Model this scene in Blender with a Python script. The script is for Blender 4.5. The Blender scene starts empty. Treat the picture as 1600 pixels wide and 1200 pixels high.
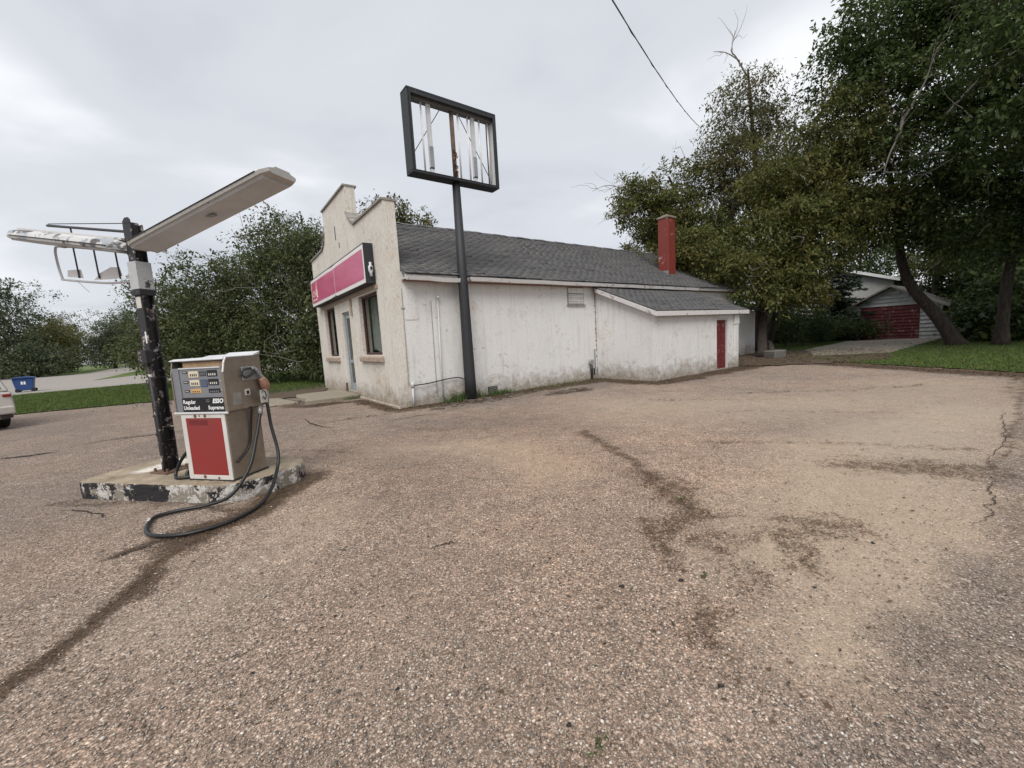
import bpy, bmesh, math, random
import numpy as np
from mathutils import Matrix, Vector

sc = bpy.context.scene
col = sc.collection
R = math.radians

# ------------------------------------------------------------------ camera
cd = bpy.data.cameras.new('camera')
cam = bpy.data.objects.new('camera', cd)
col.objects.link(cam)
cd.sensor_width = 36.0
cd.lens = 638.0 / 1600 * 36
cd.clip_start, cd.clip_end = 0.05, 5000
RT = Vector((0.998208, -0.006646, -0.059463))
UP = Vector((0.059833, 0.110869, 0.992032))
FW = Vector((0.0, 0.993813, -0.111068))
cam.matrix_world = Matrix(((RT.x, UP.x, -FW.x, 0), (RT.y, UP.y, -FW.y, 0), (RT.z, UP.z, -FW.z, 1.6), (0, 0, 0, 1)))
sc.camera = cam

# ------------------------------------------------------------------ sky, sun, exposure
SUN_EL, SUN_AZ = 52.0, 188.0          # azimuth clockwise from +Y (view direction): behind the camera
w = bpy.data.worlds.new('World')
sc.world = w
w.use_nodes = True
nt = w.node_tree
nt.nodes.clear()
def wn(t, **k):
    n = nt.nodes.new(t)
    for a, b in k.items():
        setattr(n, a, b)
    return n
L = nt.links.new
sky = wn('ShaderNodeTexSky', sky_type='NISHITA', sun_disc=False, sun_elevation=R(SUN_EL), sun_rotation=R(SUN_AZ))
tc = wn('ShaderNodeTexCoord')
sep = wn('ShaderNodeSeparateXYZ'); L(tc.outputs['Generated'], sep.inputs[0])
zz = wn('ShaderNodeMath', operation='MAXIMUM'); L(sep.outputs['Z'], zz.inputs[0]); zz.inputs[1].default_value = 0.0
za = wn('ShaderNodeMath', operation='ADD'); L(zz.outputs[0], za.inputs[0]); za.inputs[1].default_value = 0.22
dv = wn('ShaderNodeVectorMath', operation='DIVIDE'); L(tc.outputs['Generated'], dv.inputs[0])
cb = wn('ShaderNodeCombineXYZ')
for i in range(3):
    L(za.outputs[0], cb.inputs[i])
L(cb.outputs[0], dv.inputs[1])
n1 = wn('ShaderNodeTexNoise'); n1.inputs['Scale'].default_value = 0.95; n1.inputs['Detail'].default_value = 5; n1.inputs['Roughness'].default_value = 0.48; n1.inputs['Distortion'].default_value = 0.25
mp = wn('ShaderNodeMapping'); mp.inputs['Location'].default_value = (0.35, 1.9, 0); mp.inputs['Scale'].default_value = (1.0, 1.3, 0.4)
L(dv.outputs[0], mp.inputs[0]); L(mp.outputs[0], n1.inputs['Vector'])
rp = wn('ShaderNodeValToRGB')
rp.color_ramp.interpolation = 'EASE'
e = rp.color_ramp.elements
e[0].position, e[0].color = 0.32, (0.555, 0.578, 0.630, 1)
e[1].position, e[1].color = 0.70, (0.93, 0.937, 0.95, 1)
m_ = rp.color_ramp.elements.new(0.50); m_.color = (0.665, 0.682, 0.722, 1)
L(n1.outputs[0], rp.inputs[0])
sc10 = wn('ShaderNodeVectorMath', operation='SCALE'); L(rp.outputs[0], sc10.inputs[0]); sc10.inputs['Scale'].default_value = 6.15
mx = wn('ShaderNodeMix', data_type='RGBA'); mx.inputs[0].default_value = 0.93
L(sky.outputs[0], mx.inputs[6]); L(sc10.outputs[0], mx.inputs[7])
bg = wn('ShaderNodeBackground'); bg.inputs[1].default_value = 0.1; L(mx.outputs[2], bg.inputs[0])
wo = wn('ShaderNodeOutputWorld'); L(bg.outputs[0], wo.inputs[0])

sl = bpy.data.lights.new('sun', 'SUN'); sl.energy = 1.5; sl.angle = R(40); sl.color = (1.0, 0.96, 0.9)
so = bpy.data.objects.new('sun', sl); col.objects.link(so)
sd = Vector((math.sin(R(SUN_AZ)) * math.cos(R(SUN_EL)), math.cos(R(SUN_AZ)) * math.cos(R(SUN_EL)), math.sin(R(SUN_EL))))
so.rotation_euler = sd.to_track_quat('Z', 'Y').to_euler()
so.location = (0, -10, 30)
sc.view_settings.view_transform = 'Standard'
sc.view_settings.look = 'None'
sc.view_settings.gamma = 1
sc.view_settings.exposure = 0.86
sc.view_settings.use_curve_mapping = False
sc.render.engine = 'CYCLES'
sc.cycles.max_bounces = 5
sc.cycles.diffuse_bounces = 3
sc.cycles.glossy_bounces = 2
sc.cycles.transmission_bounces = 3
sc.cycles.transparent_max_bounces = 6
sc.cycles.caustics_reflective = sc.cycles.caustics_refractive = False

# ------------------------------------------------------------------ helpers: materials
class NT:
    def __init__(s, name):
        s.m = bpy.data.materials.new(name); s.m.use_nodes = True
        s.t = s.m.node_tree; s.t.nodes.clear()
        s.out = s.t.nodes.new('ShaderNodeOutputMaterial')
        s.b = s.t.nodes.new('ShaderNodeBsdfPrincipled')
        s.t.links.new(s.b.outputs[0], s.out.inputs[0])
        s._tc = None
    def n(s, t, **k):
        n = s.t.nodes.new(t)
        for a, b in k.items():
            setattr(n, a, b)
        return n
    def l(s, a, b): s.t.links.new(a, b)
    def put(s, inp, v):
        if hasattr(v, 'is_linked') or hasattr(v, 'links'): s.l(v, inp)
        else:
            if isinstance(v, tuple) and len(v) == 3 and inp.type == 'RGBA': v = v + (1,)
            inp.default_value = v
    def co(s, kind='Object', scale=(1, 1, 1), loc=(0, 0, 0)):
        if s._tc is None: s._tc = s.n('ShaderNodeTexCoord')
        m = s.n('ShaderNodeMapping'); m.inputs['Scale'].default_value = scale; m.inputs['Location'].default_value = loc
        s.l(s._tc.outputs[kind], m.inputs[0]); return m.outputs[0]
    def pos(s, scale=(1, 1, 1)):
        g = s.n('ShaderNodeNewGeometry'); m = s.n('ShaderNodeMapping'); m.inputs['Scale'].default_value = scale
        s.l(g.outputs['Position'], m.inputs[0]); return m.outputs[0]
    def noise(s, vec, scale, detail=4, rough=0.55, dist=0.0):
        n = s.n('ShaderNodeTexNoise'); n.inputs['Scale'].default_value = scale; n.inputs['Detail'].default_value = detail
        n.inputs['Roughness'].default_value = rough; n.inputs['Distortion'].default_value = dist
        s.l(vec, n.inputs['Vector']); return n.outputs[0]
    def vor(s, vec, scale, feature='F1', out='Distance'):
        n = s.n('ShaderNodeTexVoronoi', feature=feature); n.inputs['Scale'].default_value = scale
        s.l(vec, n.inputs['Vector']); return n.outputs[out]
    def ramp(s, v, stops, interp='LINEAR'):
        r = s.n('ShaderNodeValToRGB'); r.color_ramp.interpolation = interp
        el = r.color_ramp.elements
        while len(el) < len(stops): el.new(0.5)
        for e_, (p, c) in zip(el, stops):
            e_.position = p
            e_.color = (c, c, c, 1) if not isinstance(c, tuple) else c + (1,)
        s.l(v, r.inputs[0]); return r.outputs[0]
    def mix(s, f, a, b, mode='MIX'):
        m = s.n('ShaderNodeMix', data_type='RGBA', blend_type=mode)
        s.put(m.inputs[0], f); s.put(m.inputs[6], a); s.put(m.inputs[7], b); return m.outputs[2]
    def math(s, op, a, b=0.0, clamp=False):
        m = s.n('ShaderNodeMath', operation=op, use_clamp=clamp); s.put(m.inputs[0], a); s.put(m.inputs[1], b); return m.outputs[0]
    def attr(s, name):
        a = s.n('ShaderNodeAttribute'); a.attribute_name = name; return a.outputs['Fac']
    def sepz(s, vec):
        q = s.n('ShaderNodeSeparateXYZ'); s.l(vec, q.inputs[0]); return q.outputs
    def bump(s, h, strength=0.3, dist=0.01, normal=None):
        b = s.n('ShaderNodeBump'); b.inputs['Strength'].default_value = strength; b.inputs['Distance'].default_value = dist
        s.l(h, b.inputs['Height'])
        if normal is not None: s.l(normal, b.inputs['Normal'])
        return b.outputs[0]
    def fin(s, color=None, rough=0.7, metal=0.0, normal=None, spec=None):
        if color is not None: s.put(s.b.inputs['Base Color'], color)
        s.put(s.b.inputs['Roughness'], rough); s.put(s.b.inputs['Metallic'], metal)
        if normal is not None: s.l(normal, s.b.inputs['Normal'])
        if spec is not None: s.b.inputs['Specular IOR Level'].default_value = spec
        return s.m

M = {}
def simple(name, c, rough=0.6, metal=0.0, var=0.25, scale=6.0, bump=0.0):
    s = NT(name); v = s.co()
    n = s.noise(v, scale, 5, 0.6)
    f = s.ramp(n, [(0.25, 1 - var), (0.75, 1 + var * 0.4)])
    cc = s.mix(1.0, c, f, 'MULTIPLY')
    nm = s.bump(s.noise(v, scale * 8, 3), bump, 0.004) if bump else None
    M[name] = s.fin(cc, s.math('ADD', s.math('MULTIPLY', n, 0.25), rough - 0.12), metal, nm)
    return M[name]

def peel(name, paint, under, amount, scale=7.0, under2=None, rough=0.6, bump=0.5, spots=0.0):
    """old paint with patches gone"""
    s = NT(name); v = s.co()
    n = s.noise(v, scale, 8, 0.68, 0.3)
    mask = s.ramp(n, [(amount - 0.015, 1.0), (amount + 0.015, 0.0)])      # 1 where the paint is gone
    fine = s.noise(v, scale * 6, 5, 0.7)
    pc = s.mix(1.0, paint, s.ramp(fine, [(0.2, 0.72), (0.8, 1.1)]), 'MULTIPLY')
    uc = s.mix(1.0, under, s.ramp(fine, [(0.2, 0.55), (0.8, 1.25)]), 'MULTIPLY')
    if under2:
        uc = s.mix(s.ramp(s.noise(v, scale * 1.7, 4), [(0.45, 0.0), (0.55, 1.0)]), uc, under2)
    c = s.mix(mask, pc, uc)
    h = s.math('SUBTRACT', s.math('MULTIPLY', fine, 0.3), mask)
    M[name] = s.fin(c, rough, 0.0, s.bump(h, bump, 0.004))
    return M[name]

# --- masonry paint: white side walls, cream front
def stucco(name, base, base2, dirty, white_amt):
    s = NT(name); v = s.co()
    z = s.sepz(v)[2]
    big = s.noise(v, 0.9, 5, 0.6)
    med = s.noise(v, 4.5, 7, 0.7, 0.4)
    vs = s.co(scale=(24, 24, 10)); streak = s.noise(vs, 1.0, 8, 0.72)
    fine = s.noise(v, 55, 5, 0.75)
    c = s.mix(s.ramp(big, [(0.35, 0.0), (0.65, 1.0)]), base, base2)
    c = s.mix(s.math('MULTIPLY', s.ramp(streak, [(0.47, 0.0), (0.56, 1.0)]), white_amt), c, (0.75, 0.745, 0.73))
    fs = s.noise(s.co(scale=(42, 42, 9)), 1.0, 7, 0.75)
    c = s.mix(1.0, c, s.ramp(fs, [(0.3, 0.72 if name == 'wall_cream' else 0.9), (0.62, 1.12 if name == 'wall_cream' else 1.03)]), 'MULTIPLY')
    # worn spots showing the render below
    worn = s.ramp(s.noise(v, 2.3, 9, 0.74, 0.2), [(0.57, 0.0), (0.64, 1.0)])
    worn = s.math('MULTIPLY', worn, s.ramp(s.noise(v, 38, 5, 0.75), [(0.42, 0.0), (0.58, 1.0)]))
    c = s.mix(s.math('MULTIPLY', worn, 0.6), c, (0.47, 0.385, 0.30))
    sp = s.ramp(s.noise(v, 24, 7, 0.82), [(0.565, 0.0), (0.64, 1.0)])
    zone = s.ramp(s.noise(v, 0.7, 4, 0.6), [(0.35, 0.25), (0.6, 1.0)])
    c = s.mix(s.math('MULTIPLY', s.math('MULTIPLY', sp, zone), 0.75), c, (0.17, 0.145, 0.12))
    run = s.math('MULTIPLY', s.ramp(s.noise(s.co(scale=(7, 7, 0.5)), 1.0, 6, 0.7), [(0.52, 0.0), (0.68, 1.0)]), 0.3)
    c = s.mix(run, c, (0.40, 0.36, 0.31))
    och = s.ramp(s.noise(v, 1.1, 6, 0.7, 0.3), [(0.58, 0.0), (0.68, 1.0)])
    c = s.mix(s.math('MULTIPLY', s.math('MULTIPLY', och, s.ramp(s.noise(v, 13, 6, 0.75), [(0.44, 0.0), (0.60, 1.0)])), 0.65), c, (0.46, 0.30, 0.19))
    chip = s.ramp(s.noise(s.co(loc=(3, 1, 7)), 2.6, 10, 0.7, 0.15), [(0.635, 0.0), (0.645, 1.0)])
    c = s.mix(s.math('MULTIPLY', chip, 0.7), c, (0.50, 0.455, 0.40))
    wv = s.n('ShaderNodeVectorMath', operation='ADD'); nw = s.n('ShaderNodeTexNoise'); nw.inputs['Scale'].default_value = 2.2; nw.inputs['Detail'].default_value = 6; s.l(v, nw.inputs['Vector']); s.l(v, wv.inputs[0]); s.l(nw.outputs['Color'], wv.inputs[1])
    ve = s.n('ShaderNodeTexVoronoi', feature='DISTANCE_TO_EDGE'); ve.inputs['Scale'].default_value = 0.62; s.l(wv.outputs[0], ve.inputs['Vector'])
    hair = s.math('MULTIPLY', s.ramp(ve.outputs['Distance'], [(0.002, 1.0), (0.007, 0.0)]), s.ramp(s.noise(v, 0.8, 3), [(0.45, 0.0), (0.58, 1.0)]))
    c = s.mix(s.math('MULTIPLY', hair, 0.32), c, (0.14, 0.12, 0.10))
    # splash dirt above the ground, ragged upper edge
    hh = s.math('SUBTRACT', s.math('ADD', s.math('MULTIPLY', med, 1.5), s.math('MULTIPLY', big, 0.5)), s.math('MULTIPLY', z, 1.15))
    low = s.ramp(hh, [(0.34, 0.0), (0.95, 1.0)])
    c = s.mix(s.math('MULTIPLY', low, 0.85), c, s.mix(s.ramp(s.noise(v, 26, 6, 0.8), [(0.42, 0.0), (0.6, 1.0)]), dirty, (0.10, 0.085, 0.065)))
    c = s.mix(1.0, c, s.ramp(fine, [(0.15, 0.74), (0.75, 1.06)]), 'MULTIPLY')
    h = s.math('ADD', s.math('MULTIPLY', fine, 0.6), s.math('MULTIPLY', s.noise(v, 20, 4, 0.6), 0.9))
    M[name] = s.fin(c, 0.9, 0, s.bump(h, 0.55, 0.012), 0.25)
stucco('wall_white', (0.80, 0.795, 0.78), (0.75, 0.74, 0.72), (0.42, 0.35, 0.27), 0.55)
stucco('wall_cream', (0.76, 0.72, 0.645), (0.69, 0.61, 0.505), (0.45, 0.36, 0.27), 0.75)

# --- shingles
s = NT('shingle'); v = s.co()
g = s.n('ShaderNodeNewGeometry')
rnd = g.outputs['Random Per Island']
base = s.ramp(rnd, [(0.0, (0.105, 0.105, 0.110)), (0.5, (0.120, 0.119, 0.124)), (1.0, (0.138, 0.136, 0.138))])
sv = s.co(scale=(0.7, 3, 3))
base = s.mix(s.ramp(s.noise(sv, 1.0, 5), [(0.4, 0.0), (0.7, 0.7)]), base, (0.175, 0.168, 0.16))
fine = s.noise(v, 240, 3, 0.7)
base = s.mix(1.0, base, s.ramp(fine, [(0.3, 0.6), (0.7, 1.35)]), 'MULTIPLY')
M['shingle'] = s.fin(base, 0.95, 0, s.bump(fine, 0.5, 0.004), 0.2)

peel('fascia_white', (0.66, 0.64, 0.63), (0.30, 0.17, 0.15), 0.40, 4)
peel('red_paint', (0.30, 0.035, 0.028), (0.42, 0.30, 0.25), 0.34, 3.2)
peel('chimney_red', (0.22, 0.036, 0.026), (0.52, 0.42, 0.36), 0.375, 1.6)
peel('door_red', (0.145, 0.014, 0.016), (0.30, 0.16, 0.14), 0.42, 5)
peel('pole_black', (0.020, 0.018, 0.020), (0.085, 0.035, 0.025), 0.43, 8, (0.45, 0.43, 0.41), 0.5, 0.9)
peel('wrap_white', (0.48, 0.49, 0.50), (0.06, 0.055, 0.05), 0.39, 7)
peel('lamp_white', (0.50, 0.49, 0.47), (0.16, 0.13, 0.11), 0.36, 5)
peel('lamp_side', (0.60, 0.60, 0.59), (0.09, 0.08, 0.075), 0.50, 3.6, (0.34, 0.36, 0.39))
simple('lamp_under', (0.58, 0.60, 0.62), 0.75, 0, 0.22, 3)
peel('sign_steel', (0.022, 0.024, 0.028), (0.07, 0.065, 0.065), 0.33, 3, None, 0.6, 0.2)
simple('sign_face_back', (0.17, 0.17, 0.18), 0.6)
peel('rust', (0.15, 0.085, 0.06), (0.33, 0.27, 0.23), 0.42, 6, (0.07, 0.045, 0.035), 0.8)
simple('pale_metal', (0.60, 0.61, 0.62), 0.5, 0.0, 0.15)
simple('grey_metal', (0.33, 0.335, 0.34), 0.45, 0.4)
simple('dark_metal', (0.03, 0.03, 0.032), 0.5)
simple('rubber', (0.012, 0.012, 0.013), 0.42, 0, 0.3, 20)
simple('black_plastic', (0.012, 0.012, 0.016), 0.35)
simple('plate_grey', (0.20, 0.205, 0.225), 0.5, 0, 0.15)
simple('window_cream', (0.68, 0.60, 0.45), 0.4, 0, 0.1)
simple('window_orange', (0.60, 0.36, 0.15), 0.4, 0, 0.2)
simple('window_blue', (0.045, 0.07, 0.14), 0.35)
simple('print_white', (0.82, 0.82, 0.82), 0.5, 0, 0.05)
simple('print_dark', (0.015, 0.015, 0.02), 0.5)
simple('tan_board', (0.50, 0.33, 0.20), 0.8, 0, 0.3, 9)
simple('nozzle_brown', (0.32, 0.17, 0.12), 0.55, 0, 0.45, 22)
simple('paper', (0.60, 0.57, 0.52), 0.8, 0, 0.2, 15)
simple('wood_old', (0.14, 0.095, 0.07), 0.85, 0, 0.5, 8, 0.5)
simple('wood_sill', (0.42, 0.33, 0.26), 0.85, 0, 0.5, 8, 0.5)
simple('trim_grey', (0.30, 0.28, 0.25), 0.85, 0, 0.4, 7, 0.4)
simple('alu_blue', (0.36, 0.41, 0.44), 0.4, 0.3, 0.15)
simple('frame_maroon', (0.075, 0.032, 0.030), 0.7, 0, 0.4, 9)
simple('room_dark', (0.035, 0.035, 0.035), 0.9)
simple('curtain', (0.66, 0.69, 0.66), 0.85, 0, 0.2, 3)
simple('car_paint', (0.52, 0.50, 0.46), 0.22, 0.25, 0.04)
simple('car_trim', (0.02, 0.02, 0.021), 0.5)
simple('tail_red', (0.25, 0.01, 0.01), 0.2)
simple('bin_blue', (0.016, 0.055, 0.19), 0.5, 0, 0.2, 3)
simple('siding_white', (0.52, 0.53, 0.53), 0.7, 0, 0.35, 4)
simple('siding_house', (0.50, 0.49, 0.48), 0.7, 0, 0.15, 4)
peel('siding_red', (0.125, 0.016, 0.018), (0.30, 0.15, 0.14), 0.42, 4)
simple('roof_far', (0.11, 0.105, 0.10), 0.9, 0, 0.3, 3)
s = NT('bark'); v = s.co(scale=(16, 16, 2.6))
n = s.noise(v, 1.0, 7, 0.72, 0.6); c = s.mix(s.ramp(n, [(0.35, 0.0), (0.65, 1.0)]), (0.020, 0.015, 0.012), (0.085, 0.066, 0.054))
M['bark'] = s.fin(c, 0.95, 0, s.bump(n, 1.0, 0.06))
simple('bark_dead', (0.24, 0.215, 0.19), 0.9, 0, 0.4, 14, 0.6)
simple('wire_grey', (0.05, 0.05, 0.055), 0.6)
simple('rubble_block', (0.16, 0.15, 0.135), 0.9, 0, 0.4, 6, 0.5)
simple('scar_red', (0.165, 0.018, 0.019), 0.45, 0, 0.3, 12)
simple('trim_pink', (0.34, 0.19, 0.17), 0.85, 0, 0.4, 5)
simple('weed', (0.075, 0.115, 0.03), 0.8, 0, 0.4, 8)

# brushed steel of the pump
s = NT('steel'); v = s.co(scale=(1, 1, 40)); v0 = s.co()
n = s.noise(v, 3, 5, 0.6); d = s.noise(v0, 5, 6, 0.65)
c = s.mix(s.ramp(d, [(0.35, 0.0), (0.7, 1.0)]), (0.37, 0.325, 0.275), (0.28, 0.23, 0.185))
c = s.mix(1.0, c, s.ramp(n, [(0.2, 0.85), (0.8, 1.08)]), 'MULTIPLY')
M['steel'] = s.fin(c, s.math('ADD', s.math('MULTIPLY', d, 0.25), 0.32), 0.75, s.bump(n, 0.06, 0.002))
# red panel and white border: faded print with rust chips
def panel(name, c0, c1, chip):
    s = NT(name); v = s.co()
    d = s.noise(v, 2.4, 6, 0.62, 0.4)
    c = s.mix(s.ramp(d, [(0.35, 0.0), (0.65, 1.0)]), c0, c1)
    r_ = s.ramp(s.noise(v, 9, 8, 0.72), [(chip, 0.0), (chip + 0.02, 1.0)])
    c = s.mix(r_, c, (0.11, 0.05, 0.03))
    M[name] = s.fin(c, 0.38, 0, s.bump(s.noise(v, 30, 3), 0.05, 0.003))
panel('panel_red', (0.27, 0.026, 0.026), (0.23, 0.038, 0.034), 0.72)
panel('panel_white', (0.66, 0.645, 0.62), (0.55, 0.52, 0.48), 0.66)
# faded pink acrylic
s = NT('acrylic_pink'); v = s.co(scale=(1, 0.5, 2))
d = s.noise(v, 1.3, 4, 0.6)
c = s.mix(s.ramp(d, [(0.35, 0.0), (0.65, 1.0)]), (0.48, 0.060, 0.150), (0.55, 0.120, 0.230))
M['acrylic_pink'] = s.fin(c, 0.35)
simple('acrylic_white', (0.80, 0.76, 0.745), 0.4, 0, 0.1)
simple('sign_print', (0.85, 0.78, 0.62), 0.5, 0, 0.1)

# glass: mostly mirror-ish dark pane one can see through
s = NT('glass')
tr = s.n('ShaderNodeBsdfTransparent'); tr.inputs[0].default_value = (0.80, 0.82, 0.81, 1)
gl = s.n('ShaderNodeBsdfGlossy'); gl.inputs['Roughness'].default_value = 0.03
lw = s.n('ShaderNodeLayerWeight'); lw.inputs[0].default_value = 0.5
fz_ = s.math('ADD', s.math('MULTIPLY', s.math('POWER', lw.outputs['Facing'], 5.0), 0.85), 0.05, True)
ms = s.n('ShaderNodeMixShader'); s.l(fz_, ms.inputs[0]); s.l(tr.outputs[0], ms.inputs[1]); s.l(gl.outputs[0], ms.inputs[2])
s.l(ms.outputs[0], s.out.inputs[0]); M['glass'] = s.m
s = NT('glass_dark'); M['glass_dark'] = s.fin((0.012, 0.014, 0.016), 0.06)

# ground: chip-seal lot
def aggregate(s, v, k=1.0):
    """stone chips in a dark binder; returns colour, height"""
    wv = s.n('ShaderNodeVectorMath', operation='ADD')
    nn = s.n('ShaderNodeTexNoise'); nn.inputs['Scale'].default_value = 60; s.l(v, nn.inputs['Vector'])
    ns = s.n('ShaderNodeVectorMath', operation='SCALE'); s.l(nn.outputs['Color'], ns.inputs[0]); ns.inputs['Scale'].default_value = 0.012
    s.l(v, wv.inputs[0]); s.l(ns.outputs[0], wv.inputs[1]); v = wv.outputs[0]
    def layer(scale):
        vo = s.n('ShaderNodeTexVoronoi'); vo.inputs['Scale'].default_value = scale; s.l(v, vo.inputs['Vector'])
        return vo.outputs['Distance'], vo.outputs['Color']
    d1, c1 = layer(78 * k); d2, c2 = layer(150 * k)
    r1 = s.sepz(c1)[0]
    stone = s.ramp(r1, [(0.0, (0.085, 0.073, 0.064)), (0.14, (0.24, 0.198, 0.166)), (0.42, (0.39, 0.315, 0.255)), (0.66, (0.49, 0.375, 0.30)),
                        (0.82, (0.50, 0.445, 0.385)), (0.94, (0.62, 0.56, 0.48)), (1.0, (0.76, 0.71, 0.64))])
    r2 = s.sepz(c2)[1]
    stone2 = s.ramp(r2, [(0.0, (0.115, 0.096, 0.081)), (0.5, (0.34, 0.275, 0.222)), (1.0, (0.58, 0.485, 0.40))])
    sel = s.ramp(s.sepz(c1)[2], [(0.42, 0.0), (0.46, 1.0)])
    stone = s.mix(sel, stone2, stone)
    edge = s.math('ADD', s.math('MULTIPLY', d1, s.sepz(s.mix(sel, (0, 0, 0), (1, 1, 1)))[0]), s.math('MULTIPLY', d2, s.sepz(s.mix(sel, (1, 1, 1), (0, 0, 0)))[0]))
    gap = s.ramp(edge, [(0.36, 0.0), (0.60, 1.0)])
    c = s.mix(s.math('MULTIPLY', gap, 0.75), stone, (0.15, 0.124, 0.102))
    h = s.math('SUBTRACT', 1.0, edge)
    return c, h

s = NT('lot_asphalt'); v = s.pos()
c, h = aggregate(s, v)
big = s.noise(v, 0.55, 5, 0.6); med = s.noise(v, 3.1, 6, 0.62); mot = s.noise(v, 11, 4, 0.6)
c = s.mix(1.0, c, s.ramp(big, [(0.3, (0.90, 0.89, 0.91)), (0.7, (1.20, 1.08, 1.0))]), 'MULTIPLY')
c = s.mix(1.0, c, s.ramp(med, [(0.25, 0.80), (0.75, 1.2)]), 'MULTIPLY')
c = s.mix(1.0, c, s.ramp(mot, [(0.25, 0.80), (0.75, 1.16)]), 'MULTIPLY')
sv1 = s.n('ShaderNodeTexVoronoi'); sv1.inputs['Scale'].default_value = 40; s.l(v, sv1.inputs['Vector'])
sr = s.sepz(sv1.outputs['Color'])
lite = s.math('MULTIPLY', s.math('GREATER_THAN', sr[0], 0.72), s.math('LESS_THAN', sv1.outputs['Distance'], 0.28))
dark = s.math('MULTIPLY', s.math('LESS_THAN', sr[1], 0.20), s.math('LESS_THAN', sv1.outputs['Distance'], 0.30))
c = s.mix(s.math('MULTIPLY', lite, 0.55), c, (0.60, 0.53, 0.45))
c = s.mix(s.math('MULTIPLY', dark, 0.8), c, (0.065, 0.053, 0.045))
c = s.mix(s.math('MULTIPLY', s.ramp(s.noise(v, 9, 9, 0.85), [(0.58, 0.0), (0.66, 1.0)]), 0.6), c, s.mix(1.0, c, (0.42, 0.38, 0.35), 'MULTIPLY'))
c = s.mix(1.0, c, s.ramp(s.noise(v, 42, 3, 0.7), [(0.3, 0.68), (0.7, 1.26)]), 'MULTIPLY')
hs_ = s.n('ShaderNodeHueSaturation'); hs_.inputs['Saturation'].default_value = 0.92; s.l(c, hs_.inputs['Color']); c = s.mix(1.0, hs_.outputs[0], (1.03, 1.0, 0.965), 'MULTIPLY')
# silt
silt = s.math('MULTIPLY', s.attr('silt'), s.ramp(s.noise(v, 5.5, 6, 0.7), [(0.2, 0.55), (0.7, 1.0)]))
chips = s.ramp(h, [(0.55, 1.0), (0.80, 0.35)])
c = s.mix(s.math('MULTIPLY', silt, chips), c, s.mix(s.noise(v, 90, 3, 0.7), (0.33, 0.265, 0.195), (0.50, 0.415, 0.315)))
# pinkish stone areas
c = s.mix(s.math('MULTIPLY', s.attr('pink'), 0.9), c, s.mix(1.0, c, (1.13, 1.03, 0.95), 'MULTIPLY'))
# bituminous, darker areas
c = s.mix(s.attr('tar'), c, s.mix(1.0, c, (0.70, 0.71, 0.735), 'MULTIPLY'))
# soil stains with ragged rims
dn = s.math('ADD', s.math('MULTIPLY', s.math('SUBTRACT', s.noise(v, 7, 6, 0.7), 0.5), 1.5), s.math('MULTIPLY', s.math('SUBTRACT', s.noise(v, 46, 6, 0.8), 0.5), 2.1))
dd = s.math('ADD', s.attr('soil'), dn)
dm = s.ramp(dd, [(0.46, 0.0), (0.58, 0.75), (0.95, 1.0)])
wet = s.mix(1.0, c, (0.36, 0.31, 0.27), 'MULTIPLY')
wet = s.mix(s.ramp(dd, [(0.70, 0.0), (1.1, 0.75)]), wet, s.mix(s.noise(v, 120, 3, 0.8), (0.034, 0.023, 0.016), (0.15, 0.105, 0.072)))
c = s.mix(dm, c, wet)
hb = s.math('ADD', s.math('MULTIPLY', h, 1.0), s.math('MULTIPLY', mot, 0.5))
M['lot'] = s.fin(c, 0.92, 0, s.bump(hb, 0.75, 0.007), 0.3)

s = NT('street_asphalt'); v = s.pos()
c = s.mix(s.noise(v, 0.35, 6, 0.65), (0.235, 0.215, 0.19), (0.335, 0.305, 0.27))
c = s.mix(1.0, c, s.ramp(s.noise(v, 14, 6, 0.75), [(0.25, 0.75), (0.75, 1.2)]), 'MULTIPLY')
M['street'] = s.fin(c, 0.92)
s = NT('concrete'); v = s.co()
n = s.noise(v, 3, 7, 0.7); f = s.noise(v, 45, 5, 0.75)
c = s.mix(n, (0.19, 0.165, 0.13), (0.36, 0.315, 0.245)); c = s.mix(1.0, c, s.ramp(f, [(0.25, 0.72), (0.75, 1.15)]), 'MULTIPLY')
M['concrete'] = s.fin(c, 0.92, 0, s.bump(f, 0.5, 0.006))
# island: tan concrete top with white paint remains, kerb face with black and white paint remains
s = NT('island'); v = s.co(); x_, y_, z_ = s.sepz(v)
g = s.n('ShaderNodeNewGeometry'); nz = s.sepz(g.outputs['Normal'])[2]
n = s.noise(v, 4, 7, 0.7); f = s.noise(v, 60, 5, 0.75)
top = s.mix(s.ramp(n, [(0.3, 0.0), (0.7, 1.0)]), (0.19, 0.15, 0.105), (0.44, 0.36, 0.26))
wm = s.math('SUBTRACT', s.math('ADD', s.math('MULTIPLY', s.math('SUBTRACT', 1.05, x_), 0.9), s.math('MULTIPLY', y_, 0.55)), s.math('MULTIPLY', n, 0.55))
wm2 = s.math('MULTIPLY', s.ramp(wm, [(0.40, 0.0), (0.50, 1.0)]), s.ramp(s.noise(v, 9, 7, 0.75), [(0.38, 0.0), (0.45, 1.0)]))
wm3 = s.math('MULTIPLY', wm2, s.ramp(x_, [(0.22, 0.0), (0.34, 1.0)]))
wm3 = s.math('MULTIPLY', wm3, s.ramp(y_, [(0.28, 0.0), (0.40, 1.0)]))
top = s.mix(s.math('MULTIPLY', wm3, 0.9), top, (0.74, 0.69, 0.62))
p1 = s.noise(v, 5.5, 9, 0.72, 0.5); p2 = s.noise(s.co(loc=(5, 2, 1)), 7, 9, 0.72, 0.5)
xr = s.ramp(x_, [(0.0, 0.62), (0.56, 0.60), (0.60, 0.40), (0.75, 0.40), (0.80, 0.5), (1.0, 0.42)])
xs = s.math('MULTIPLY', x_, 0.4)
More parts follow.
